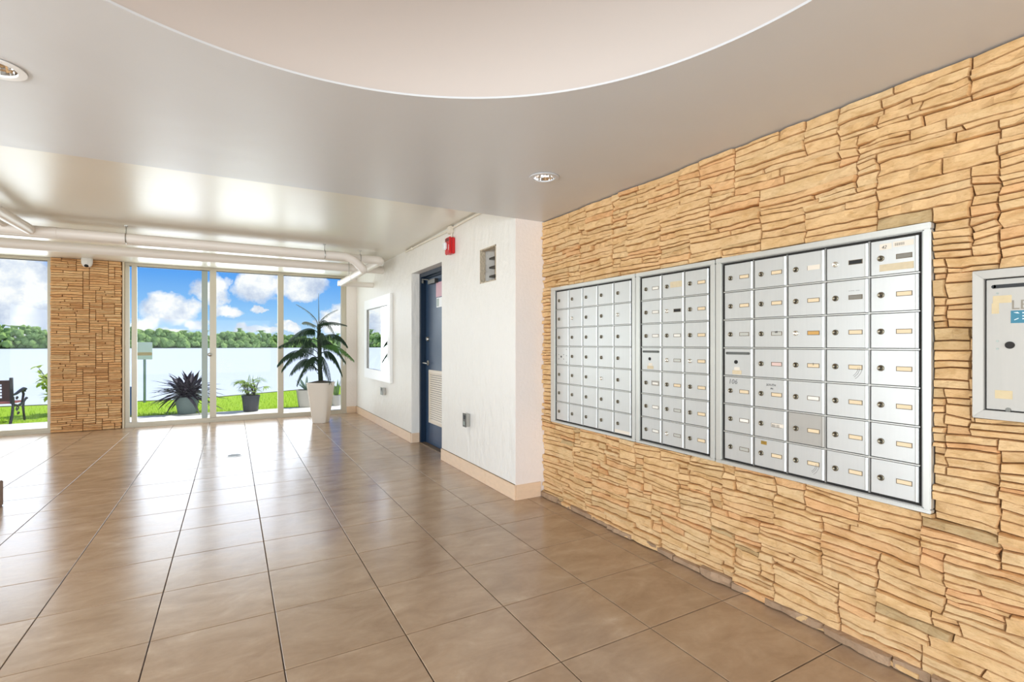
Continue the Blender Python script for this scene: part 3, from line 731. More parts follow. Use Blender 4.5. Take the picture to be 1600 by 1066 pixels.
part('pipe_collar', MB().tube([(1.43, 6.9, 2.125), (1.43, 6.92, 2.125)], R * 1.02, 20), pipe_m, sa, smooth=True)
part('pipe_collar', MB().tube([(-1.50, 6.24, 2.272), (-1.44, 6.24, 2.272)], R * 1.05, 20), pipe_m, sa, smooth=True)
def hanger(par, x, y, z, r=R):
    m = MB().tube([(x, y, z + r), (x, y, HZ)], .005, 8).box(x - .012, x + .012, y - .02, y + .02, HZ - .006, HZ)
    m.tube([(x, y + (r + .003) * cos(a), z + (r + .003) * sin(a)) for a in [2 * pi * k / 24 for k in range(25)]], .004, 6)
    part('hanger', m, steel, par, smooth=True)
for x in (-.92, .96): hanger(sa, x, 6.24, 2.272)
hanger(sa, 1.43, 7.2, 2.125, R * .9)
sb = empty('sprinkler_pipe', (0, 0, 0), 'white pipe behind the front pipe with a rounded elbow turning to the window', 'pipe', 'white sprinkler pipes')
B1, B2, B3 = (LX, 6.46, 2.295), (1.69, 6.46, 2.295), (1.69, 7.2, 2.295)
part('pipe_run', MB().tube([B1] + bend(B1, B2, B3, .09, 8) + [B3], .052, 20), pipe_m, sb, smooth=True)
hanger(sb, 1.42, 6.46, 2.295, .052)
sc_ = empty('sprinkler_pipe', (0, 0, 0), 'thick white pipe nearest the windows running to the white wall', 'pipe', 'white sprinkler pipes')
part('pipe_run', MB().tube([(LX, 7.28, 2.292), (BX, 7.28, 2.292)], .058, 20), pipe_m, sc_, smooth=True)
sd = empty('sprinkler_pipe', (0, 0, 0), 'white pipe coming from the soffit and joining the front pipe at the left', 'pipe', 'white sprinkler pipes')
part('pipe_run', MB().tube([(-1.63, BY, 2.285), (-1.63, 6.19, 2.275)], .046, 20), pipe_m, sd, smooth=True)
part('pipe_run', MB().tube([(-1.80, BY, 2.30), (-1.80, 6.19, 2.30)], .022, 14), pipe_m, sd, smooth=True)

# dome camera
dc = empty('dome_camera', (-1.742, 8.885, HZ), 'small white dome security camera above the stone pillar', 'camera')
part('housing', MB().lathe([(.062, 0), (.064, -.03), (.062, -.07), (.050, -.10), (.034, -.118), (.001, -.12)], 28), white_pl, dc, smooth=True)
part('lens_dome', MB().lathe([(.030, .022), (.030, 0), (.024, -.016), (.012, -.024), (.001, -.026)], 20), black, dc, (0, -.028, -.098), (-.5, 0, 0), smooth=True)

# low brown block at the left
o = part('low_block', MB().box(-2.1, -1.503, 5.06, 5.17, 0.001, .19), mat('block_brown', srgb(140, 112, 92), .6, var=.1), bevel=.006)
tag(o, 'low brown block standing on the tiles at the very left edge of the view', 'block')

# ------------------------------------------------------------------ mailboxes
FXM = WX - .012     # trim front
DXM = WX - .004     # door front
CW, CH = .165, .1397
SHM = {}
def shared(key, fn):
    if key not in SHM: SHM[key] = fn()
    return SHM[key]
# local axes of a unit: x = out of the wall is -X world, we use world axes directly; origin = upper left door corner; door local: y goes 0..-w, z goes 0..-h
def door_me(m, kind):
    w, h = CW - .0105, CH - .0085
    mb = MB()
    prof = [(0, 0.004), (0.0, 0), (-.0015, -.0015)]
    # flat panel with chamfer
    def panel(y0, y1, z0, z1, x):
        c = .0012
        mb.add([(.006, y0, z0), (.006, y1, z0), (.006, y1, z1), (.006, y0, z1), (x + c, y0, z0), (x + c, y1, z0), (x + c, y1, z1), (x + c, y0, z1),
                (x, y0 - c, z0 + c), (x, y1 + c, z0 + c), (x, y1 + c, z1 - c), (x, y0 - c, z1 - c)],
               [(0, 1, 5, 4), (1, 2, 6, 5), (2, 3, 7, 6), (3, 0, 4, 7), (4, 5, 9, 8), (5, 6, 10, 9), (6, 7, 11, 10), (7, 4, 8, 11), (8, 9, 10, 11)])
    panel(0, -w, -h, 0, 0)
    # rolled hinge bead on the right edge
    n = 8; y0 = -w + .011; y1 = -w + .0015
    vs_ = []
    for k in range(n + 1):
        a = pi * k / n; yy = (y0 + y1) / 2 + (y0 - y1) / 2 * cos(a); xx = -.0035 * sin(a)
        vs_ += [(xx, yy, -h + .001), (xx, yy, -.001)]
    mb.add(vs_, [(2 * k, 2 * k + 2, 2 * k + 3, 2 * k + 1) for k in range(n)])
    return mb.mesh('mailbox_door', m)
def lock_me():
    mb = MB(); r = .0115
    n = 20; prof = [(r, 0), (r, -.004), (r * .9, -.0055), (r * .72, -.0055), (r * .68, -.004), (.0005, -.004)]
    vs_ = []; fs = []
    for (rr, x) in prof:
        for j in range(n): vs_.append((x, rr * cos(2 * pi * j / n), rr * sin(2 * pi * j / n)))
    for i in range(len(prof) - 1):
        for j in range(n): fs.append((i * n + j, i * n + (j + 1) % n, (i + 1) * n + (j + 1) % n, (i + 1) * n + j))
    mb.add(vs_, fs, 0)
    mb.box(-.0052, -.003, -.0012, .0012, -.006, .004, 1)
    return mb.mesh('lock', [mat('lock_nickel', srgb(132, 124, 106), .32, metal=.9), black], True)
lock_mesh = lock_me()
lock_bright = lock_mesh.copy(); lock_bright.materials.clear(); lock_bright.materials.append(mat('lock_bright', srgb(225, 220, 208), .25, metal=.9)); lock_bright.materials.append(black)
pm = {'tan': mat('plate_tan', srgb(226, 204, 168), .6), 'white': mat('plate_white', srgb(232, 228, 218), .5), 'black': mat('plate_black', srgb(14, 14, 16), .4),
      'grey': mat('plate_grey', srgb(128, 124, 114), .5), 'pink': mat('plate_pink', srgb(220, 190, 180), .6), 'orange': mat('plate_orange', srgb(204, 158, 88), .6),
      'silver': mat('plate_silver', srgb(200, 200, 192), .4, metal=.5)}
rimm = mat('plate_rim', srgb(112, 98, 78), .5, metal=.3)
def plate_me(kind):
    w, h = .051, .0185
    mb = MB()
    e = .0022
    for (a, b, c, d) in ((0, -w, -e, 0), (0, -w, -h, -h + e), (0, -e, -h + e, -e), (-w + e, -w, -h + e, -e)):
        mb.box(-.0012, .0, min(a, b), max(a, b), c, d, 0)
    mb.box(-.0006, .0, -w + e, -e, -h + e, -e, 1)
    return mb.mesh('name_plate', [rimm, pm[kind]])
plates = {k: plate_me(k) for k in pm}
door_std = door_me(alu, 0); door_worn = door_me(alu_d, 0)
paper = mat('paper_label', srgb(226, 216, 200), .7); ink = mat('ink', srgb(40, 40, 44), .7); pencil = mat('pencil', srgb(120, 120, 120), .8)
tape = mat('old_tape', srgb(206, 190, 158), .6, var=.12, vscale=60); smudge = mat('smudge', srgb(150, 150, 148), .6)
def text(body, size, par, y, z, m, x=-.0006, lean=0.0, name='lettering', ax='LEFT'):
    fc = bpy.data.curves.new('lettering', 'FONT'); fc.body = body; fc.size = size; fc.extrude = .0002; fc.shear = lean; fc.align_x = ax; fc.resolution_u = 2
    fc.materials.append(m)
    return to_mesh(fc, name, par, (x, y, z))
U = []
def unit(label, ytl, ztl, nc, nr, plate_grid, oy0, oy1, oz0, oz1):
    """ytl/ztl: top-left corner of the door field; oy0>oy1 outer trim"""
    o = empty('mailbox_unit', (DXM, ytl, ztl), label, 'mailboxes', 'wall mailbox units')
    W_, H_ = nc * CW, nr * CH
    L = lambda y: y - ytl
    Z = lambda z: z - ztl
    # trim ring
    i0, i1, k0, k1 = .006, -W_ - .006, -H_ - .006, .006
    f = FXM - DXM
    def bar(name, a, b, c, d, m=alu_trim, x0=f, x1=.022, bev=.003): return part(name, MB().box(x0, x1, min(a, b), max(a, b), c, d), m, o, bevel=bev)
    y0, y1, z0, z1 = L(oy0), L(oy1), Z(oz0), Z(oz1)
    bar('trim', y0, y1, k1 + .004, z1); bar('trim', y0, y1, z0, k0 - .004)
    bar('trim', y0, i0 + .004, k0 - .004, k1 + .004); bar('trim', i1 - .004, y1, k0 - .004, k1 + .004)
    part('cabinet', MB().box(.010, .030, i1 - .004, i0 + .004, k0 - .004, k1 + .004), cab_dark, o)
    # inner frame
    fb = f + .006
    part('inner_frame', MB().box(fb, .010, i1 - .002, i0 + .002, k1 - .001, k1 + .005).box(fb, .010, i1 - .002, i0 + .002, k0 - .005, k0 + .001)
         .box(fb, .010, i0 - .001, i0 + .005, k0, k1).box(fb, .010, i1 - .005, i1 + .001, k0, k1), alu_dark, o, bevel=.0008)
    for c in range(1, nc): part('divider', MB().box(.0015, .010, -c * CW - .0025, -c * CW + .0045, -H_, 0), alu_dark, o)
    for r in range(1, nr): part('rail', MB().box(-.0028, .010, -W_, 0, -r * CH - .0022, -r * CH + .0022), alu_trim, o, bevel=.001)
    for r in range(nr):
        for c in range(nc):
            kind = plate_grid[r][c]
            spec = kind.split('|')
            worn = 'worn' in spec
            d = link('mailbox_door', door_worn if worn else door_std, o, (rnd.uniform(-.0004, .0004), -c * CW - .0055, -r * CH - .0042), (0, rnd.uniform(-.004, .004), rnd.uniform(-.005, .005)))
            d_w, d_h = CW - .0105, CH - .0085
            if spec[0] == 'mail':
                sl = MB()
                pts = [(-.0008, -.013, -.022), (-.0008, -.135, -.022)]
                sl.box(-.001, .0005, -.135, -.013, -.0285, -.0155); sl.tube([(-.001, -.013, -.022), (.0005, -.013, -.022)], .0065, 14); sl.tube([(-.001, -.135, -.022), (.0005, -.135, -.022)], .0065, 14)
                part('mail_slot', sl, mat('slot_dark', srgb(96, 98, 94), .5) if 'slot_dark' not in MATS else MATS['slot_dark'], d, label='outgoing mail slot')
                part('lock', MB().tube([(-.002, 0, 0), (.001, 0, 0)], .0095, 16), cab_dark, d, (0, -.065, -.065))
                part('sticker', MB().box(-.0009, 0, -.095, -.045, -.125, -.106), tape, d); part('sticker', MB().box(-.0007, 0, -.085, -.055, -.105, -.090), paper, d)
                continue
            if spec[0] == 'holes':
                part('key_hole', MB().tube([(-.001, 0, 0), (.001, 0, 0)], .0075, 14), black, d, (0, -.06, -.073))
                h = MB()
                for (yy, zz) in ((-.028, -.058), (-.028, -.090), (-.092, -.058), (-.092, -.090), (-.128, -.018), (-.128, -.064), (-.128, -.112)):
                    h.tube([(-.0008, yy, zz), (.001, yy, zz)], .0032, 8)
                part('screw_holes', h, cab_dark, d); continue
            lk = link('lock', lock_bright if 'bright' in spec else lock_mesh, d, (-.0005, -.0345, -d_h * .52), (rnd.uniform(-.5, .5), 0, 0))
            if spec[0] == 'none':
                pass
            elif spec[0] != 'bare':
                link('name_plate', plates[spec[0]], d, (-.0002, -.0845, -d_h * .45))
            for s_ in spec[1:]:
                if s_ == 'tape': part('tape', MB().box(-.0012, 0, -.14, -.03, -.118, -.092), tape, d, label='strip of old tape'); part('number_sticker', MB().box(-.0008, 0, -.070, -.030, -.036, -.014), paper, d); text('42', .017, d, -.036, -.032, ink, -.001, .3); part('barcode_label', MB().box(-.0008, 0, -.140, -.075, -.032, -.012), paper, d); text('|||||||||||', .011, d, -.080, -.025, ink, -.001)
                if s_ == '106': text('106', .034, d, -.022, -.034, pencil, -.0008, .15, 'handwriting')
                if s_ == 'south': text('SOUTH', .014, d, -.060, -.030, ink, -.0008, .1, 'handwriting'); text('PH', .011, d, -.080, -.046, ink, -.0008, .1, 'handwriting')
                if s_ == 'scribble': text('~~~ ~~', .013, d, -.084, -.046, pencil, -.0008, .1, 'handwriting')
                if s_ == 'barcode': part('barcode_label', MB().box(-.0016, -.0012, -.145, -.086, -.076, -.060), paper, d); text('||||| ||||', .014, d, -.088, -.074, ink, -.002)
                if s_ == 'brass': part('brass_tab', MB().box(-.003, 0, -.062, -.034, -.026, -.010).box(-.006, -.003, -.054, -.042, -.022, -.014), brass, d, bevel=.001, label='small brass tab')
                if s_ == 'smear':
                    q = MB()
                    for k, rr in enumerate((.052, .060, .046)):
                        q.tube([(-.0003, -.075 - rr * cos(a), -.065 - rr * sin(a)) for a in [(.05 + .9 * j / 10) for j in range(11)]], .0009, 5)
                    part('scuff', q, smudge, d)
                if s_ == 'widetape': part('label_tape', MB().box(-.0014, 0, -.150, -.060, -.078, -.045), tape, d, label='wide tan tape label')
                if s_ == 'strip': part('label_strip', MB().box(-.0012, 0, -.145, -.006, -.128, -.108), paper, d, label='white label strip along the bottom')
                if s_ == 'num2': text('2', .013, d, -.107, -.066, ink, -.0016)
                if s_ == 'num68': text('68', .013, d, -.102, -.066, ink, -.0016)
                if s_ == 'peel': part('peeling_label', MB().box(-.0018, -.001, -.138, -.086, -.078, -.058), paper, d)
                if s_ == 'frame': part('plate_frame', MB().box(-.0006, .0, -.148, -.078, -.082, -.052), alu_d, d)
    return o
N = 'none'
G1 = [[N] * 5 for _ in range(7)]
G1[1][1] = 'none|bright'; G1[1][4] = 'none|bright'; G1[4][3] = 'none|bright'; G1[6][4] = 'none|strip'; G1[3][0] = 'holes'
unit('brushed aluminium mailbox bank without name plates at the inner end of the stone wall', 3.166, 1.6175, 5, 7, G1, 3.232, 2.302, .616, 1.650)
G2 = [['white', 'bare|widetape', 'tan'], ['white', 'black|bright', 'tan'], ['white', 'white', 'tan'], ['mail', 'silver|bright', 'tan|bright'], ['white|frame', 'tan', 'tan'], ['white', 'silver', 'tan'], ['white', 'silver|bright', 'tan']]
unit('narrow three column mailbox bank in the middle of the stone wall', 2.256, 1.6175, 3, 7, G2, 2.298, 1.722, .616, 1.650)
G3 = [['tan', 'tan', 'tan|peel', 'black|bright', 'grey|tape'], ['tan', 'tan', 'tan', 'grey|scribble', 'tan'], ['silver', 'silver|num68', 'orange|bright', 'tan', 'tan'],
      ['mail', 'pink', 'tan|num2', 'tan|smear', 'tan'], ['tan|106', 'tan|south', 'white', 'tan', 'tan'], ['white', 'grey|barcode', 'tan|worn', 'tan', 'tan'], ['silver', 'tan|brass', 'tan|smear', 'tan', 'tan']]
unit('wide mailbox bank with tan name plates and worn labels beside the letter drop box', 1.674, 1.6175, 5, 7, G3, 1.718, .815, .614, 1.652)

# letter drop box
lb = empty('letter_drop_box', (DXM, .487, 1.217), 'aluminium letter drop box with teal sticker at the right edge', 'letter box')
f = -.014; hy = .213; hz = .243; tw = .028
def mitre(p):
    # four mitred bars
    a = [(hy, hz), (-hy, hz), (-hy, -hz), (hy, -hz)]; b = [(hy - tw, hz - tw), (-hy + tw, hz - tw), (-hy + tw, -hz + tw), (hy - tw, -hz + tw)]
    for k in range(4):
        k2 = (k + 1) % 4; g = .0004
        pts = [(f, *a[k]), (f, *a[k2]), (f + .003, *b[k2]), (f + .003, *b[k]), (.02, *a[k]), (.02, *a[k2]), (.02, *b[k2]), (.02, *b[k])]
        part('frame_bar', MB().add(pts, [(0, 1, 2, 3), (7, 6, 5, 4), (0, 4, 5, 1), (2, 6, 7, 3), (1, 5, 6, 2), (0, 3, 7, 4)]), alu_d, p, bevel=.0015)
mitre(lb)
part('back_box', MB().box(.008, .024, -hy + tw, hy - tw, -hz + tw, hz - tw), cab_dark, lb)
pl = part('face_plate', MB().box(0, .006, -hy + tw + .004, hy - tw - .004, -hz + tw + .004, hz - tw - .004), alu_d, lb, bevel=.001)
part('mail_slot', MB().box(-.0008, .001, -.165, .163, .182, .194).tube([(-.0008, .163, .188), (.001, .163, .188)], .006, 14).tube([(-.0008, -.165, .188), (.001, -.165, .188)], .006, 14), black, pl)
part('lock', MB().tube([(-.004, 0, 0), (.001, 0, 0)], .0115, 20), cab_dark, pl, (0, .124, -.002))
part('rivets', MB().tube([(-.0015, .154, .011), (.001, .154, .011)], .0035, 10).tube([(-.0015, .154, -.014), (.001, .154, -.014)], .0035, 10).tube([(-.0015, .154, .166), (.001, .154, .166)], .003, 10), alu_grey, pl)
text('LE', .042, pl, .122, .112, mat('engraved', srgb(140, 132, 118), .6), -.0006)
st = part('sticker', MB().box(-.001, 0, .03, .122, .068, .108), mat('teal_sticker', srgb(18, 112, 136), .4), pl, label='teal sticker with white marks')
wl = mat('sticker_white', srgb(214, 232, 238), .5)
q = MB()
q.add([(-.0013, .116, .102), (-.0013, .106, .103), (-.0013, .101, .098), (-.0013, .108, .099)], [(0, 1, 2, 3)])
q.add([(-.0013, .114, .079), (-.0013, .104, .084), (-.0013, .103, .082), (-.0013, .113, .077)], [(0, 1, 2, 3)])
for zz, ww in ((.100, .05), (.090, .05), (.081, .04)): q.box(-.0013, -.001, .092 - ww, .095, zz - .0018, zz + .0018)
part('sticker_print', q, wl, st)
part('tape_residue', MB().box(-.0006, 0, .120, .165, .134, .158).box(-.0006, 0, .150, .168, .100, .134), mat('residue', srgb(206, 188, 150), .7, var=.1, vscale=50), pl)
part('tape_residue', MB().box(-.0006, 0, .118, .160, -.175, -.148), MATS['residue'], pl)
part('latch_tab', MB().tube([(-.002, .128, -.209), (.002, .128, -.209)], .007, 12), dark_steel, lb)

# ------------------------------------------------------------------ outside ground, lawn, water
o = part('pavement', MB().box(-16, 20, WY + .12, 10.36, -.14, -.004).box(-16, 20, WY + .06, WY + .12, -.14, -.006), concrete); struct(o, 'pale concrete walk along the outside of the windows', cat='pavement')
lawn_m = mat('lawn_grass', srgb(176, 208, 62), .9, var=.22, vscale=9, bump=.03, bscale=60, spec=.1, detail=6)
shore = [(-60, 17), (-20, 14.4), (-3.4, 13.25), (-.8, 13.0), (2.1, 14.55), (6, 16.6), (20, 24), (60, 40)]
vs_ = []; fs = []
for (x, y) in shore: vs_ += [(x, 10.36, -.012), (x, y, -.012), (x, y, -.9)]
for k in range(len(shore) - 1): fs += [(3 * k, 3 * k + 3, 3 * k + 4, 3 * k + 1), (3 * k + 1, 3 * k + 4, 3 * k + 5, 3 * k + 2)]
lw = part('lawn', MB().add(vs_, fs), lawn_m); struct(lw, 'bright green lawn between walk and water', cat='lawn')
# bare strip at the walk and seawall cap
o = part('trim_2', MB().box(-16, 20, 10.36, 10.40, -.03, -.006), mat('soil_edge', srgb(128, 124, 92), .95, var=.3, vscale=20, bump=.01)); struct(o, 'thin bare soil edge between walk and lawn', cat='edge')
q = MB()
for (a, b) in zip(shore[:-1], shore[1:]):
    a, b = Vector((*a, 0)), Vector((*b, 0)); nn = (b - a).normalized(); nn = Vector((-nn.y, nn.x, 0)) * .08
    q.add([(a.x, a.y, -.5), (b.x, b.y, -.5), (b.x, b.y, .0), (a.x, a.y, .0), (a.x + nn.x, a.y + nn.y, -.5), (b.x + nn.x, b.y + nn.y, -.5), (b.x + nn.x, b.y + nn.y, .0), (a.x + nn.x, a.y + nn.y, .0)],
          [(0, 1, 2, 3), (3, 2, 6, 7), (7, 6, 5, 4)])
o = part('trim_3', q, mat('seawall', srgb(112, 112, 84), .9, var=.2)); struct(o, 'dark seawall edge of the lawn', cat='seawall')
bl = MB(); rg = random.Random(4)
for k in range(9000):
    x = rg.uniform(-6, 5); y = 10.42 + (rg.random() ** 1.4) * 3.4
    if y > 12.9 + max(0, (x + .8) * .5): continue
    a = rg.uniform(0, 2 * pi); h = rg.uniform(.02, .05); wd_ = .004
    bl.add([(x - wd_ * cos(a), y - wd_ * sin(a), -.012), (x + wd_ * cos(a), y + wd_ * sin(a), -.012), (x + rg.uniform(-.015, .015), y + rg.uniform(-.015, .015), h)], [(0, 1, 2)])
o = part('grass', bl, mat('grass_blades', srgb(168, 204, 56), .8, var=.25, vscale=30, trans=.4)); tag(o, 'grass blades on the lawn beyond the windows', 'grass', kind='stuff')
def water_mat():
    m = bpy.data.materials.new('water'); m.use_nodes = True; t = NT(m.node_tree)
    out = t.n('ShaderNodeOutputMaterial'); b = t.n('ShaderNodeBsdfPrincipled', None, Roughness=.35, IOR=1.08)
    b.inputs['Base Color'].default_value = srgb(216, 220, 222) + (1,)
    pos = t.n('ShaderNodeNewGeometry').outputs['Position']
    n1 = t.noise(pos, 1.6, 4, .6)
    bp = t.n('ShaderNodeBump', None, Strength=1.0, Distance=.05, Height=n1.outputs[0]); t.t.links.new(bp.outputs[0], b.inputs['Normal'])
    t.t.links.new(b.outputs[0], out.inputs[0]); return m
o = part('water', MB().add([(-500, 11, -.42), (500, 11, -.42), (500, 214, -.42), (-500, 214, -.42)], [(0, 1, 2, 3)]), water_mat()); struct(o, 'bright calm lake beyond the lawn', cat='water')
o = part('far_bank', MB().add([(-500, 212, -.42), (500, 212, -.42), (500, 214, .6), (-500, 214, .6), (500, 900, 2), (-500, 900, 2)], [(0, 1, 2, 3), (3, 2, 4, 5)]), mat('bank', srgb(92, 116, 62), .95, var=.2)); o['kind'] = 'structure'; o['label'] = 'low far bank across the lake'; o['category'] = 'land'
# far trees
tr_m = mat('far_tree_leaves', srgb(136, 162, 92), .95, var=.45, vscale=.9, detail=6, spec=.1)
base_ico = bmesh.new(); bmesh.ops.create_icosphere(base_ico, subdivisions=2, radius=1.0)
iv = [v.co.copy() for v in base_ico.verts]; base_ico.verts.ensure_lookup_table(); ifc = [tuple(v.index for v in f.verts) for f in base_ico.faces]; base_ico.free()
tl = MB(); rg = random.Random(11)
b1 = bmesh.new(); bmesh.ops.create_icosphere(b1, subdivisions=1, radius=1.0); iv = [v.co.copy() for v in b1.verts]; ifc = [tuple(v.index for v in f.verts) for f in b1.faces]; b1.free()
x = -190.0
while x < 130:
    hgt = 3.6 + 1.5 * noise.noise(Vector((x * .06, 0, 0))) + (1.5 if x < -8 else 0) + (.8 if -48 < x < -30 else 0) + (1.2 if -6 < x < 4 else 0) + rg.uniform(-.5, .8)
    for q_ in range(7):
        r = rg.uniform(.5, 1.25); z = hgt * (1 - (q_ / 7) ** .9) - r * .3; y = 214 + rg.uniform(-2, 3) - q_ * .3; xx = x + rg.uniform(-.9, .9)
        tl.add([(xx + v.x * r * rg.uniform(.7, 1.5), y + v.y * r, z + v.z * r * rg.uniform(.6, 1.5)) for v in iv], ifc)
    if rg.random() < .12:   # a taller spiky crown
        for q_ in range(6):
            a = rg.uniform(-1, 1); tl.tube([(x, 214, hgt), (x + a * .8, 214, hgt + 1.2), (x + a * 2.0, 214, hgt + 1.5 - abs(a) * .6)], [.3, .22, .03], 4)
    x += rg.uniform(.5, .9)
o = part('treeline', tl, tr_m); tag(o, 'continuous line of green trees on the far shore', 'trees', kind='stuff')

# ------------------------------------------------------------------ plants
def leaf_mb(mb, base, d, length, width, droop, side=None, n=5, fold=.15, mi=0):
    """curved lanceolate leaf"""
    d = Vector(d).normalized(); up = Vector((0, 0, 1))
    sd = side or d.cross(up)
    if sd.length < .01: sd = Vector((1, 0, 0))
    sd = sd.normalized(); p = Vector(base); cur = d.copy(); vs_ = []
    for k in range(n + 1):
        t_ = k / n; w = width * (sin(pi * min(1, (t_ * .85 + .15))) ** .8 if k < n else 0) * .5
        nrm = sd.cross(cur).normalized()
        vs_ += [p + sd * w + nrm * w * fold, p.copy(), p - sd * w + nrm * w * fold]
        cur = (cur + Vector((0, 0, -droop / n))).normalized(); p = p + cur * (length / n)
    fs = []
    for k in range(n):
        a = 3 * k; fs += [(a, a + 1, a + 4, a + 3), (a + 1, a + 2, a + 5, a + 4)]
    mb.add(vs_, fs, mi)

# indoor palm
PB = Vector((1.206, 8.20, 0)); RV = Vector((cos(YAW), -sin(YAW), 0)); FV = Vector((sin(YAW), cos(YAW), 0)); PPM = 780 / (PB.dot(FV))
pp = empty('potted_palm', PB, 'tall potted palm with drooping dark fronds in a tapered cream planter by the glass doors', 'plant', rz=-YAW)
part('pot', MB().lathe([(.100, 0), (.106, .006), (.178, .605), (.184, .612), (.184, .62), (.170, .62), (.166, .58), (.001, .58)], 48, sq=5), cream_pot, pp, smooth=True)
part('soil', MB().lathe([(.162, .575), (.165, .605), (.12, .63), (.05, .645), (.001, .65)], 24, sq=4), soil, pp, smooth=True)
rp = random.Random(9)
tp = [(0.0, 0, .62), (-.015, 0, .85), (-.02, 0, 1.1), (-.028, 0, 1.3), (-.03, 0, 1.52)]
part('trunk', MB().tube(tp, [.036, .032, .031, .030, .022], 12), trunk_m, pp, smooth=True)
stubs = MB()
for k in range(46):
    z = .66 + .86 * k / 46; a = k * 2.4; x = -.012 - .018 * (z - .66)
    stubs.tube([(x, 0, z), (x + .045 * cos(a), .045 * sin(a), z + .035)], [.012, .005], 5)
part('leaf_bases', stubs, trunk_m, pp)
part('spear', MB().tube([(-.03, 0, 1.5), (-.034, 0, 1.75), (-.036, 0, 2.0)], [.008, .005, .002], 6), frond_g, pp)
def px(x, y): return ((x - 502) / PPM, (537 - y) / PPM + H)
def frond(p0, pm_, p1, dy, m, ll=.17, nl=22, up=0.0, dens=1.0):
    nl = int(nl * 1.5)
    """points are given in pixels of the palm's own upright plane, dy = depth reached by the tip"""
    a, b, c = px(*p0), px(*pm_), px(*p1)
    P0 = Vector((a[0], 0, a[1])); P1 = Vector((b[0], dy * .55, b[1])); P2 = Vector((c[0], dy, c[1]))
    C = P1 * 2 - (P0 + P2) * .5
    pt = lambda t_: P0 * (1 - t_) ** 2 + C * 2 * t_ * (1 - t_) + P2 * t_ ** 2
    mb = MB(); ks = [pt(k / 10) for k in range(11)]
    mb.tube(ks, [.007 - .0005 * k for k in range(11)], 5)
    for k in range(nl):
        t_ = .16 + .84 * k / (nl - 1); p = pt(t_); tn = (pt(min(1, t_ + .02)) - pt(max(0, t_ - .02))).normalized()
        s0 = tn.cross(Vector((0, 0, 1))).normalized()
        for s in (-1, 1):
            L = ll * (sin(pi * (.25 + .68 * t_)) ** .7) * rp.uniform(.85, 1.1)
            d = (tn * .45 + s0 * s * .7 + Vector((0, 0, -.45 + up + rp.uniform(-.2, .1)))).normalized()
            leaf_mb(mb, p, d, L * 1.05, .0115, 1.3, n=4, fold=.1)
    part('frond', mb, m, pp)
frond((497, 512), (476, 503), (462, 504), .25, frond_g, .08, 14)
frond((497, 520), (476, 514), (449, 530), .1, frond_m, .17, 24)
frond((497, 533), (474, 529), (444, 541), -.15, frond_m, .15, 24)
frond((497, 545), (474, 534), (452, 556), .28, frond_m, .15, 24)
frond((497, 560), (468, 548), (444, 569), -.2, frond_m, .16, 26)
frond((498, 572), (472, 562), (448, 584), .15, frond_m, .18, 26)
frond((498, 580), (474, 572), (452, 600), .3, frond_m, .12, 18)
frond((498, 552), (480, 545), (458, 575), -.35, frond_m, .17, 24)
frond((497, 512), (516, 504), (546, 509), -.12, frond_m, .07, 22)
frond((498, 530), (520, 523), (535, 541), .25, frond_m, .13, 22)
frond((498, 530), (512, 524), (520, 560), -.25, frond_m, .16, 24)
frond((499, 545), (526, 540), (556, 562), -.1, frond_l, .13, 24)
frond((499, 556), (516, 552), (531, 586), .12, frond_m, .17, 26)
frond((499, 560), (512, 562), (524, 596), -.2, frond_m, .16, 24)
frond((498, 540), (508, 534), (528, 566), .35, frond_m, .16, 24)
frond((499, 568), (492, 560), (478, 598), -.3, frond_m, .13, 20)
frond((497, 508), (488, 492), (464, 476), .0, frond_g, .05, 16, .5)
frond((498, 508), (508, 494), (526, 484), .05, frond_g, .05, 12, .5)
frond((497, 515), (500, 500), (508, 520), .4, frond_m, .10, 14)

# black nursery pot with fan palm
def gpot(par, prof, m, n=28, sq=None, soil_r=None, soil_z=None):
    part('pot', MB().lathe(prof, n, sq=sq), m, par, smooth=True)
    if soil_r: part('soil', MB().lathe([(soil_r, soil_z - .03), (soil_r, soil_z), (.001, soil_z + .012)], 20), soil, par)
charcoal = mat('charcoal_pot', srgb(62, 62, 70), .5)
f2 = empty('potted_fan_palm', (.302, 10.19, 0), 'small fan palm in a black nursery pot on the walk outside', 'plant')
gpot(f2, [(.115, 0), (.12, .005), (.145, .255), (.152, .257), (.152, .285), (.140, .285), (.136, .25), (.001, .25)], charcoal, soil_r=.135, soil_z=.262)
rf2 = random.Random(2); fan_g = mat('fan_leaf', srgb(158, 182, 84), .6, var=.3, vscale=14, trans=.35); stem_g = mat('fan_stem', srgb(66, 64, 44), .8)
for k in range(22):
    a = rf2.uniform(0, 2 * pi); rr = rf2.uniform(.03, .24); b = Vector((rf2.choice((-.05, .06)), rf2.uniform(-.04, .04), .26))
    tip = Vector((rr * cos(a), rr * sin(a) * .8, rf2.uniform(.36, .58)))
    mb = MB(); mb.tube([b, (b + tip) * .5 + Vector((0, 0, .05)), tip], [.006, .005, .003], 6, mi=1)
    o_ = (tip - b).normalized()
    for j in range(11):
        th = -1.7 + 3.4 * j / 10; s0 = o_.cross(Vector((0, 0, 1)))
        s0 = s0.normalized() if s0.length > .01 else Vector((1, 0, 0))
        d = (Vector((o_.x, o_.y, .25)) * cos(th) + s0 * sin(th)).normalized()
        leaf_mb(mb, tip, d, rf2.uniform(.13, .19), .022, .7, n=3)
    part('frond', mb, [fan_g, stem_g], f2)
for k in range(5):
    x = rf2.uniform(-.12, .12); mb = MB(); leaf_mb(mb, (x, 0, .5), (x * 2, .1, 1), .16, .012, .1, n=3); part('leaf', mb, fan_g, f2)
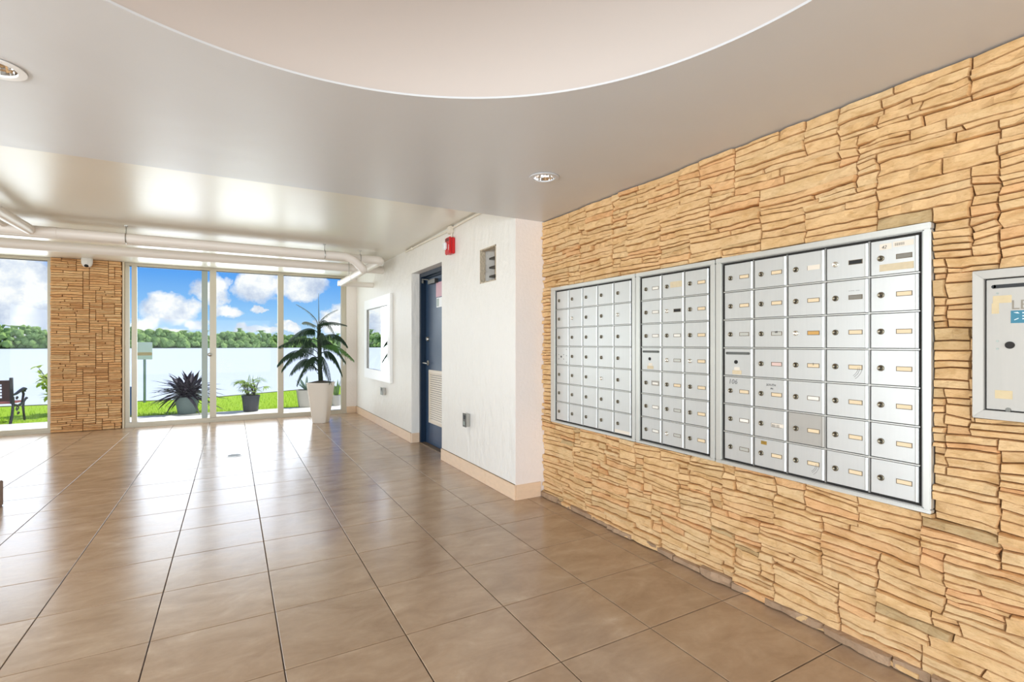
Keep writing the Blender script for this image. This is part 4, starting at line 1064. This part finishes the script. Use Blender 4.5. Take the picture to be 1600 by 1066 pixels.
part('stem', MB().tube([(-.05, 0, .25), (-.052, 0, .36), (-.05, .01, .46)], [.016, .013, .009], 8).tube([(.06, 0, .25), (.062, 0, .36), (.068, .01, .46)], [.016, .013, .009], 8), stem_g, f2)

# dark purple plant
dp = empty('potted_purple_plant', (-.68, 10.42, 0), 'spiky dark purple leafed plant in a round green grey pot outside the sliding door', 'plant')
gpot(dp, [(.135, 0), (.14, .01), (.175, .20), (.18, .25), (.17, .29), (.15, .29), (.15, .26), (.001, .26)], mat('green_grey_pot', srgb(118, 134, 132), .5, var=.12), soil_r=.15, soil_z=.27)
rd = random.Random(6); purp = mat('purple_leaf', srgb(44, 34, 46), .45, var=.35, vscale=14, trans=.1)
for k in range(125):
    a = rd.uniform(0, 2 * pi); e = rd.uniform(-.25, 1.25); L = rd.uniform(.36, .58) * (1.18 - .42 * max(0, sin(e)))
    b = Vector((rd.uniform(-.10, .10), rd.uniform(-.08, .08), rd.uniform(.28, .42)))
    mb = MB(); leaf_mb(mb, b, (cos(a) * cos(e), sin(a) * cos(e) * .8, sin(e)), L, rd.uniform(.055, .08), rd.uniform(.1, 1.0), n=5, fold=.3)
    part('leaf', mb, purp, dp)
mb = MB(); leaf_mb(mb, (-.10, -.05, .30), (-1, -.1, .12), .42, .035, .9, n=6, fold=.3); part('leaf', mb, purp, dp)
mb = MB(); leaf_mb(mb, (-.10, -.05, .36), (-1, -.1, .32), .46, .04, .45, n=6, fold=.3); part('leaf', mb, purp, dp)
part('stem', MB().tube([(0, 0, .25), (0, 0, .42)], [.03, .02], 8), trunk_m, dp)

# agave in grey square pot, sansevieria in small pot
ag = empty('potted_agave', (1.25, 10.38, 0), 'pale agave in a tapered grey pot outside behind the indoor palm', 'plant')
gpot(ag, [(.12, 0), (.125, .01), (.165, .31), (.17, .315), (.17, .33), (.155, .33), (.15, .30), (.001, .30)], mat('grey_pot', srgb(184, 178, 170), .6), 32, 5, .15, .315)
agm = mat('agave_leaf', srgb(108, 132, 118), .5, var=.15, trans=.15); ra = random.Random(1)
for k in range(11):
    a = 2 * pi * k / 11 + .2; e = ra.uniform(.35, 1.25); mb = MB(); leaf_mb(mb, (.02 * cos(a), .02 * sin(a), .32), (cos(a) * cos(e), sin(a) * cos(e), sin(e)), ra.uniform(.24, .36), .05, ra.uniform(0, .35), n=5, fold=.5); part('leaf', mb, agm, ag)
sn = empty('potted_snake_plant', (1.80, 10.30, 0), 'upright snake plant in a small grey pot outside near the corner', 'plant')
gpot(sn, [(.075, 0), (.08, .01), (.095, .20), (.10, .205), (.085, .205), (.08, .18), (.001, .18)], MATS['grey_pot'], 24, None, .08, .19)
snm = mat('snake_leaf', srgb(110, 140, 74), .5, var=.25, vscale=30, trans=.1)
for k in range(9):
    a = 2 * pi * k / 9; mb = MB(); leaf_mb(mb, (.035 * cos(a), .035 * sin(a), .19), (.16 * cos(a), .16 * sin(a), 1), ra.uniform(.20, .34), .04, .02, side=Vector((-sin(a), cos(a), 0)), n=5, fold=.3); part('leaf', mb, snm, sn)

# yellow-green shrub behind the pillar
sh = empty('leafy_shrub', (-2.52, 11.3, -.01), 'yellow green leafy shrub on the lawn beside the stone pillar', 'shrub')
shm = mat('shrub_leaf', srgb(186, 204, 74), .6, var=.35, vscale=12, trans=.4); rs = random.Random(8)
sm = MB(); tips = []
for k in range(19):
    a = rs.uniform(0, 2 * pi); tip = Vector((.42 * cos(a) * rs.uniform(.4, 1), .3 * sin(a), rs.uniform(.35, .86)))
    sm.tube([(0, 0, 0), (tip.x * .35, tip.y * .35, tip.z * .55), tip], [.014, .010, .005], 6); tips.append(tip)
part('branches', sm, trunk_m, sh)
for tip in tips:
    for k in range(16):
        d = Vector((rs.uniform(-1, 1), rs.uniform(-1, 1), rs.uniform(-.3, .8))); mb = MB()
        leaf_mb(mb, tip * rs.uniform(.75, 1.05), d, rs.uniform(.12, .19), .065, .5, n=3); part('leaf', mb, shm, sh)

# ------------------------------------------------------------------ bench, sign, blue post
iron = mat('bench_iron', srgb(58, 56, 58), .4, metal=.4); wood = mat('bench_red_wood', srgb(168, 98, 88), .6, var=.12, vscale=20, stretch=(1, 8, 8)); wood_d = mat('bench_dark_back', srgb(74, 50, 48), .6, var=.1)
be = empty('garden_bench', (-2.93, 10.42, 0), 'garden bench with black iron ends and lattice back on the lawn', 'bench', rz=-.12)
def side(x):
    # iron end: back post, front leg, arm with scroll
    part('leg', MB().tube([(x, -.06, 0), (x, -.01, .12), (x, .02, .28), (x, .015, .40)], [.020, .018, .018, .018], 8), iron, be, smooth=True)
    part('back_post', MB().box(x - .018, x + .018, -.018, .018, .30, .70), iron, be, (0, 0, 0), (.05, 0, 0), bevel=.004)
    part('leg', MB().tube([(x, .36, 0), (x, .33, .12), (x, .31, .22), (x, .33, .29)], [.018, .016, .018, .016], 8), iron, be, smooth=True)
    part('seat_rail', MB().tube([(x, .0, .29), (x, .16, .25), (x, .30, .28), (x, .39, .335), (x, .42, .345)], [.016, .018, .018, .016, .02], 8), iron, be, smooth=True)
    part('arm', MB().tube([(x, .0, .43), (x, .10, .44), (x, .22, .475), (x, .33, .50), (x, .37, .49), (x, .36, .465), (x, .33, .47)], [.016, .019, .024, .028, .03, .02, .014], 8), iron, be, smooth=True)
    part('arm_support', MB().tube([(x, .29, .48), (x, .325, .42), (x, .30, .34), (x, .28, .29)], [.016, .018, .016, .016], 8), iron, be, smooth=True)
    sc = MB()
    for (cy, cz, r) in ((.14, .20, .045), (.17, .13, .03), (.13, .37, .03)):
        sc.tube([(x, cy + r * (1 - k / 16) * cos(k * .55), cz + r * (1 - k / 16) * sin(k * .55)) for k in range(14)], .008, 6)
    part('scroll', sc, iron, be, smooth=True)
side(0); side(-1.15)
for k in range(6): part('seat_slat', MB().box(-1.14, -.01, .03 + k * .058, .078 + k * .058, .295, .318), wood, be, bevel=.003)
BZ = 0.0
part('back_rail', MB().box(-1.14, -.012, -.014, .012, .60, .66), wood_d, be, (0, -.0, 0), (.05, 0, 0), bevel=.004)
part('back_rail', MB().box(-1.14, -.012, -.014, .012, .34, .39), wood_d, be, (0, 0, 0), (.05, 0, 0), bevel=.004)
part('back_panel', MB().box(-.11, -.012, -.010, .010, .39, .60), wood_d, be, (0, 0, 0), (.05, 0, 0))
lt = MB()
for k in range(4): lt.box(-1.04, -.11, -.008, .008, .42 + k * .048, .435 + k * .048)
part('lattice', lt, wood_d, be, None, (.05, 0, 0))
lt = MB()
for k in range(12): lt.box(-.19 - k * .075, -.172 - k * .075, -.0085, .0085, .39, .60)
part('lattice', lt, wood_d, be, None, (.05, 0, 0))
part('back_panel', MB().box(-1.14, -1.04, -.010, .010, .39, .60), wood_d, be, (0, 0, 0), (.05, 0, 0))

sg = empty('lakeside_sign', (-1.585, 12.85, -.012), 'white notice sign with an ochre band on a grey post by the water', 'sign')
part('post', MB().box(-.022, .022, -.022, .022, 0, 1.05), mat('galvanised', srgb(138, 156, 152), .5, metal=.4), sg, bevel=.004)
part('panel', MB().box(-.20, .135, -.032, -.022, .90, 1.26), mat('sign_white', srgb(226, 232, 230), .5), sg, bevel=.003)
part('band', MB().box(-.195, .130, -.034, -.032, .985, 1.05), mat('sign_ochre', srgb(214, 178, 130), .6), sg)
bp_ = part('bollard', MB().box(-.16, .05, -.06, .06, 0, .50), mat('blue_paint', srgb(74, 110, 156), .5, var=.1), None, (-1.50, 10.50, -.01), bevel=.012)
tag(bp_, 'blue post box seen through the narrow pane beside the stone pillar', 'post')
